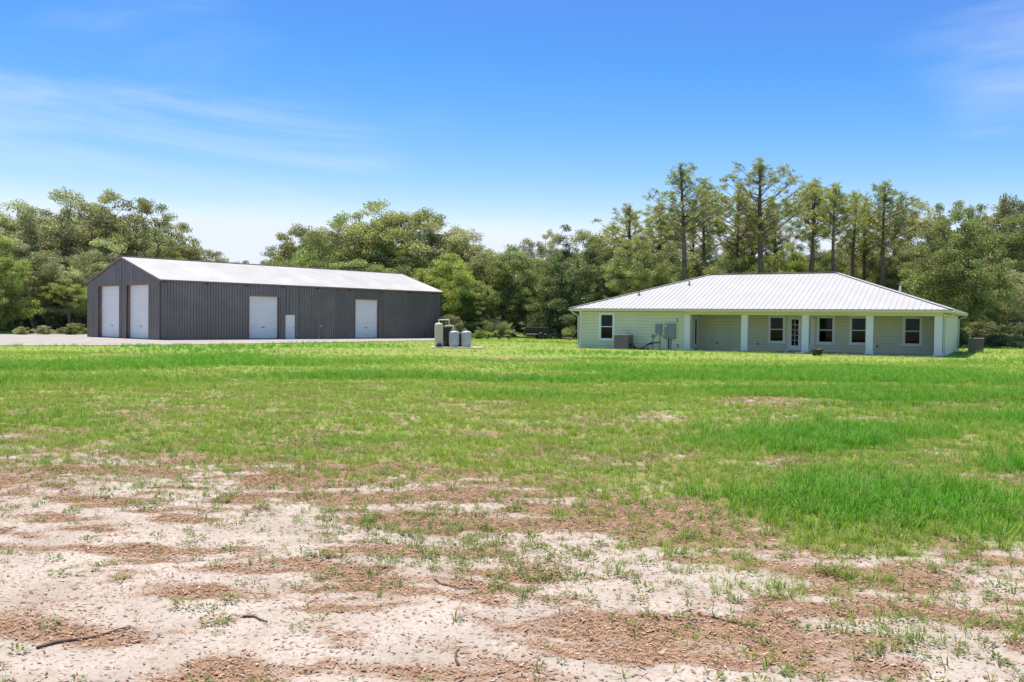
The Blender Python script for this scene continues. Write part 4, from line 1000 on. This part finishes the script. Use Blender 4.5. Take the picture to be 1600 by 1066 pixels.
scatter('lawn_grass', [tuft_mesh(i, 16, .09, .17, .0065, .05, .75) for i in range(5)], np.stack([X, Y, Z], 1), rot, S, TN, 'green grass covering the lawn', 'grass', 1)
# taller blades in the lush patch
x, y = wedge(36000, 5.5, 30); lu = f_lush(x, y)*f_grass(x, y); k = rs.random(len(x)) < lu**1.4; x, y, lu = x[k], y[k], lu[k]
scatter('tall_grass', [tuft_mesh(20+i, 14, .16, .30, .006, .05, .55) for i in range(4)], np.stack([x, y, f_height(x, y)-.004], 1), np.stack([.15*rs.normal(size=len(x)), .15*rs.normal(size=len(x)), rs.random(len(x))*6.28], 1), (.5+.45*rs.random(len(x))), np.clip(.8+.4*rs.random(len(x)), 0, 1), 'long lush grass standing in patches of the lawn', 'grass', 2)
# low leafy weeds, thinning out over the sand
x, y = wedge(90000, 3.2, 30); g = f_grass(x, y); d_ = y-np.interp(x, EDX, EDY); cl = sst(.52, .70, fbm(x, y, 1.3, 3, 131))
pr = np.clip(1.5*sst(-3.2, .6, d_)*(.25+.75*cl)*(1-.6*f_lush(x, y)), 0, 1)*sst(30, 18, y)+.055+.2*cl*sst(-5, -1.5, d_)+.17*cl**2
k = rs.random(len(x)) < pr; x, y = x[k], y[k]; n = len(x)
scatter('leafy_weeds', [weed_mesh(40+i, 26+6*i, .05+.012*i, .034, .014, .045) for i in range(4)]+[tuft_mesh(60+i, 9, .04, .10, .0055, .02, .9, 'weed') for i in range(3)], np.stack([x, y, f_height(x, y)], 1), np.stack([.1*rs.normal(size=n), .1*rs.normal(size=n), rs.random(n)*6.28], 1), .42+.6*rs.random(n)**1.6, rs.random(n), 'low weeds scattered over the sand and thin lawn', 'weeds', 3)
# dead leaves and bark chips
def chip(seed, l_, w_, c_):
    rng = np.random.default_rng(seed); n = 4; V = []
    for i in range(n+1):
        t_ = i/n; w2 = w_*math.sin(math.pi*min(.97, max(.06, t_*.9+.05)))**.8*.5; z = c_*l_*(t_-.5)**2*2+.002; b = rng.normal()*.0015
        V += [(l_*(t_-.5), -w2, z+w2*c_*.7), (l_*(t_-.5), b, z-.001), (l_*(t_-.5), w2, z+w2*c_*.7)]
    F = [q for i in range(n) for q in ((3*i, 3*i+3, 3*i+4, 3*i+1), (3*i+1, 3*i+4, 3*i+5, 3*i+2))]
    m = fastmesh('chip', np.array(V), np.array(F)); m.materials.append(MT['chip']); return m
CH = [chip(1, .036, .011, .14), chip(2, .028, .011, .22), chip(3, .044, .009, .08), chip(4, .022, .012, .1), chip(5, .055, .006, .05), chip(6, .032, .014, .18)]
x, y = wedge(840000, 3.3, 14); li = f_litter(x, y); g = f_grass(x, y)
k = rs.random(len(x)) < (np.clip(li*1.1, 0, 1)**1.4*.9+.17)*(1-.75*g)*sst(15, 9.5, y); x, y = x[k], y[k]; n = len(x)
scatter('leaf_litter', CH, np.stack([x, y, f_height(x, y)+.002+.007*rs.random(n)*f_litter(x, y)], 1), np.stack([.14*rs.normal(size=n), .14*rs.normal(size=n), rs.normal(size=n)*.9+.1+3.14*(rs.random(n) < .5)], 1), (.32+.72*rs.random(n)**2.4), rs.random(n), 'brown dead leaves drifted in strands over the sand', 'leaf litter', 4)
# undergrowth and the distant wood
n = 420; px = rs.uniform(-120, 1720, n); d_ = np.where(px < 160, rs.uniform(90, 104, n), np.where(px < 660, rs.uniform(101, 112, n), rs.uniform(86, 108, n)))
d_ = np.where((px > 1480), rs.uniform(78, 95, n), d_); x = (px-800)/FPX*d_
k = ~in_poly(x, d_, DPn) & ~((px > 735) & (px < 905) & (d_ < 97)); x, d_ = x[k], d_[k]; n = len(x)
um = PROTO['shrub'][1].copy(); um.materials.clear()
def undermat():
    m, t, o = newmat('undergrowth_leaves'); rn = N(t, 'ShaderNodeObjectInfo').outputs['Random']; a = attr(t, 'leafvar').outputs['Fac']
    c = mix(t, rn, (.17, .205, .085), (.28, .29, .14)); hv = N(t, 'ShaderNodeHueSaturation'); L(t, c, hv.inputs['Color']); L(t, mth(t, 'ADD', mth(t, 'MULTIPLY', a, .9), .55), hv.inputs['Value'])
    p = N(t, 'ShaderNodeBsdfPrincipled'); p.inputs['Roughness'].default_value = .6; L(t, hv.outputs[0], p.inputs['Base Color'])
    tl_ = N(t, 'ShaderNodeBsdfTranslucent'); L(t, hv.outputs[0], tl_.inputs[0]); ms = N(t, 'ShaderNodeMixShader'); ms.inputs[0].default_value = .3
    L(t, p.outputs[0], ms.inputs[1]); L(t, tl_.outputs[0], ms.inputs[2]); L(t, ms.outputs[0], o.inputs[0]); return m
MT['under'] = undermat(); um.materials.append(MT['under'])
scatter('undergrowth', [um], np.stack([x, d_, np.zeros(n)-.05], 1), np.stack([np.zeros(n), np.zeros(n), rs.random(n)*6.28], 1), .45+.7*rs.random(n), rs.random(n), 'tangled undergrowth along the foot of the woods', 'undergrowth', 5)
cm_ = [PROTO[k_][1].copy() for k_ in ('oakA', 'oakB', 'oakC')]
for m_ in cm_: m_.materials.clear(); m_.materials.append(MT['under'])
n = 150; px = np.linspace(-300, 1900, n)+rs.normal(size=n)*8; d_ = rs.uniform(116, 165, n); x = (px-800)/FPX*d_
lim = np.interp(px, [-300, 250, 330, 380, 420, 480, 700, 760, 900, 1000, 1500, 1900], [360, 360, 408, 420, 420, 400, 400, 408, 390, 375, 372, 360]); hh = 1.6+(503+ROL*(px-800)-lim)/FPX*d_
scatter('distant_wood', cm_, np.stack([x, d_, np.full(n, -.8)], 1), np.stack([np.zeros(n), np.zeros(n), rs.random(n)*6.28], 1), hh/12*rs.uniform(.75, 1.0, n), rs.random(n), 'far mass of woodland behind the nearer trees', 'wood', 6)

# ------------------------------------------------------------------ fallen sticks on the sand
def gpt(px, py):
    d_ = fw+r2*((px-800)/FPX)-u2*((py-533)/FPX); s_ = EYE/-d_.z; return d_.x*s_, d_.y*s_
def stick(pix, r, label):
    P = [gpt(*q) for q in pix]; pts = []
    for i in range(len(P)-1):
        for k in range(4): t_ = k/4; pts.append((P[i][0]*(1-t_)+P[i+1][0]*t_, P[i][1]*(1-t_)+P[i+1][1]*t_))
    pts.append(P[-1]); a = np.array(pts); zz = f_height(a[:, 0], a[:, 1])+r*.75
    c = a.mean(0); rg = random.Random(len(label)); mb = MB()
    mb.tube([(x-c[0]+rg.gauss(0, r*.5), y-c[1]+rg.gauss(0, r*.5), z) for (x, y), z in zip(pts, zz)], [r*(1-.6*i/len(pts)) for i in range(len(pts))], 6)
    o = mb.build('fallen_stick', 'twig', smooth=True); o.location = (c[0], c[1], 0); tag(o, label, 'stick', 'fallen sticks on the sand')
stick([(58, 1021), (100, 1008), (150, 998), (205, 990)], .009, 'long dark fallen stick at lower left of the sand')
stick([(1090, 964), (1118, 968), (1154, 979)], .007, 'curved thin stick on pale sand right of the middle')
stick([(680, 910), (690, 918), (720, 928), (745, 926)], .007, 'fine bent twig on the sand near the middle')
stick([(380, 971), (395, 972), (415, 980)], .008, 'short dark twig on the sand left of the middle')
stick([(715, 1046), (712, 1030), (717, 1020)], .007, 'small twig near the bottom edge of the sand')
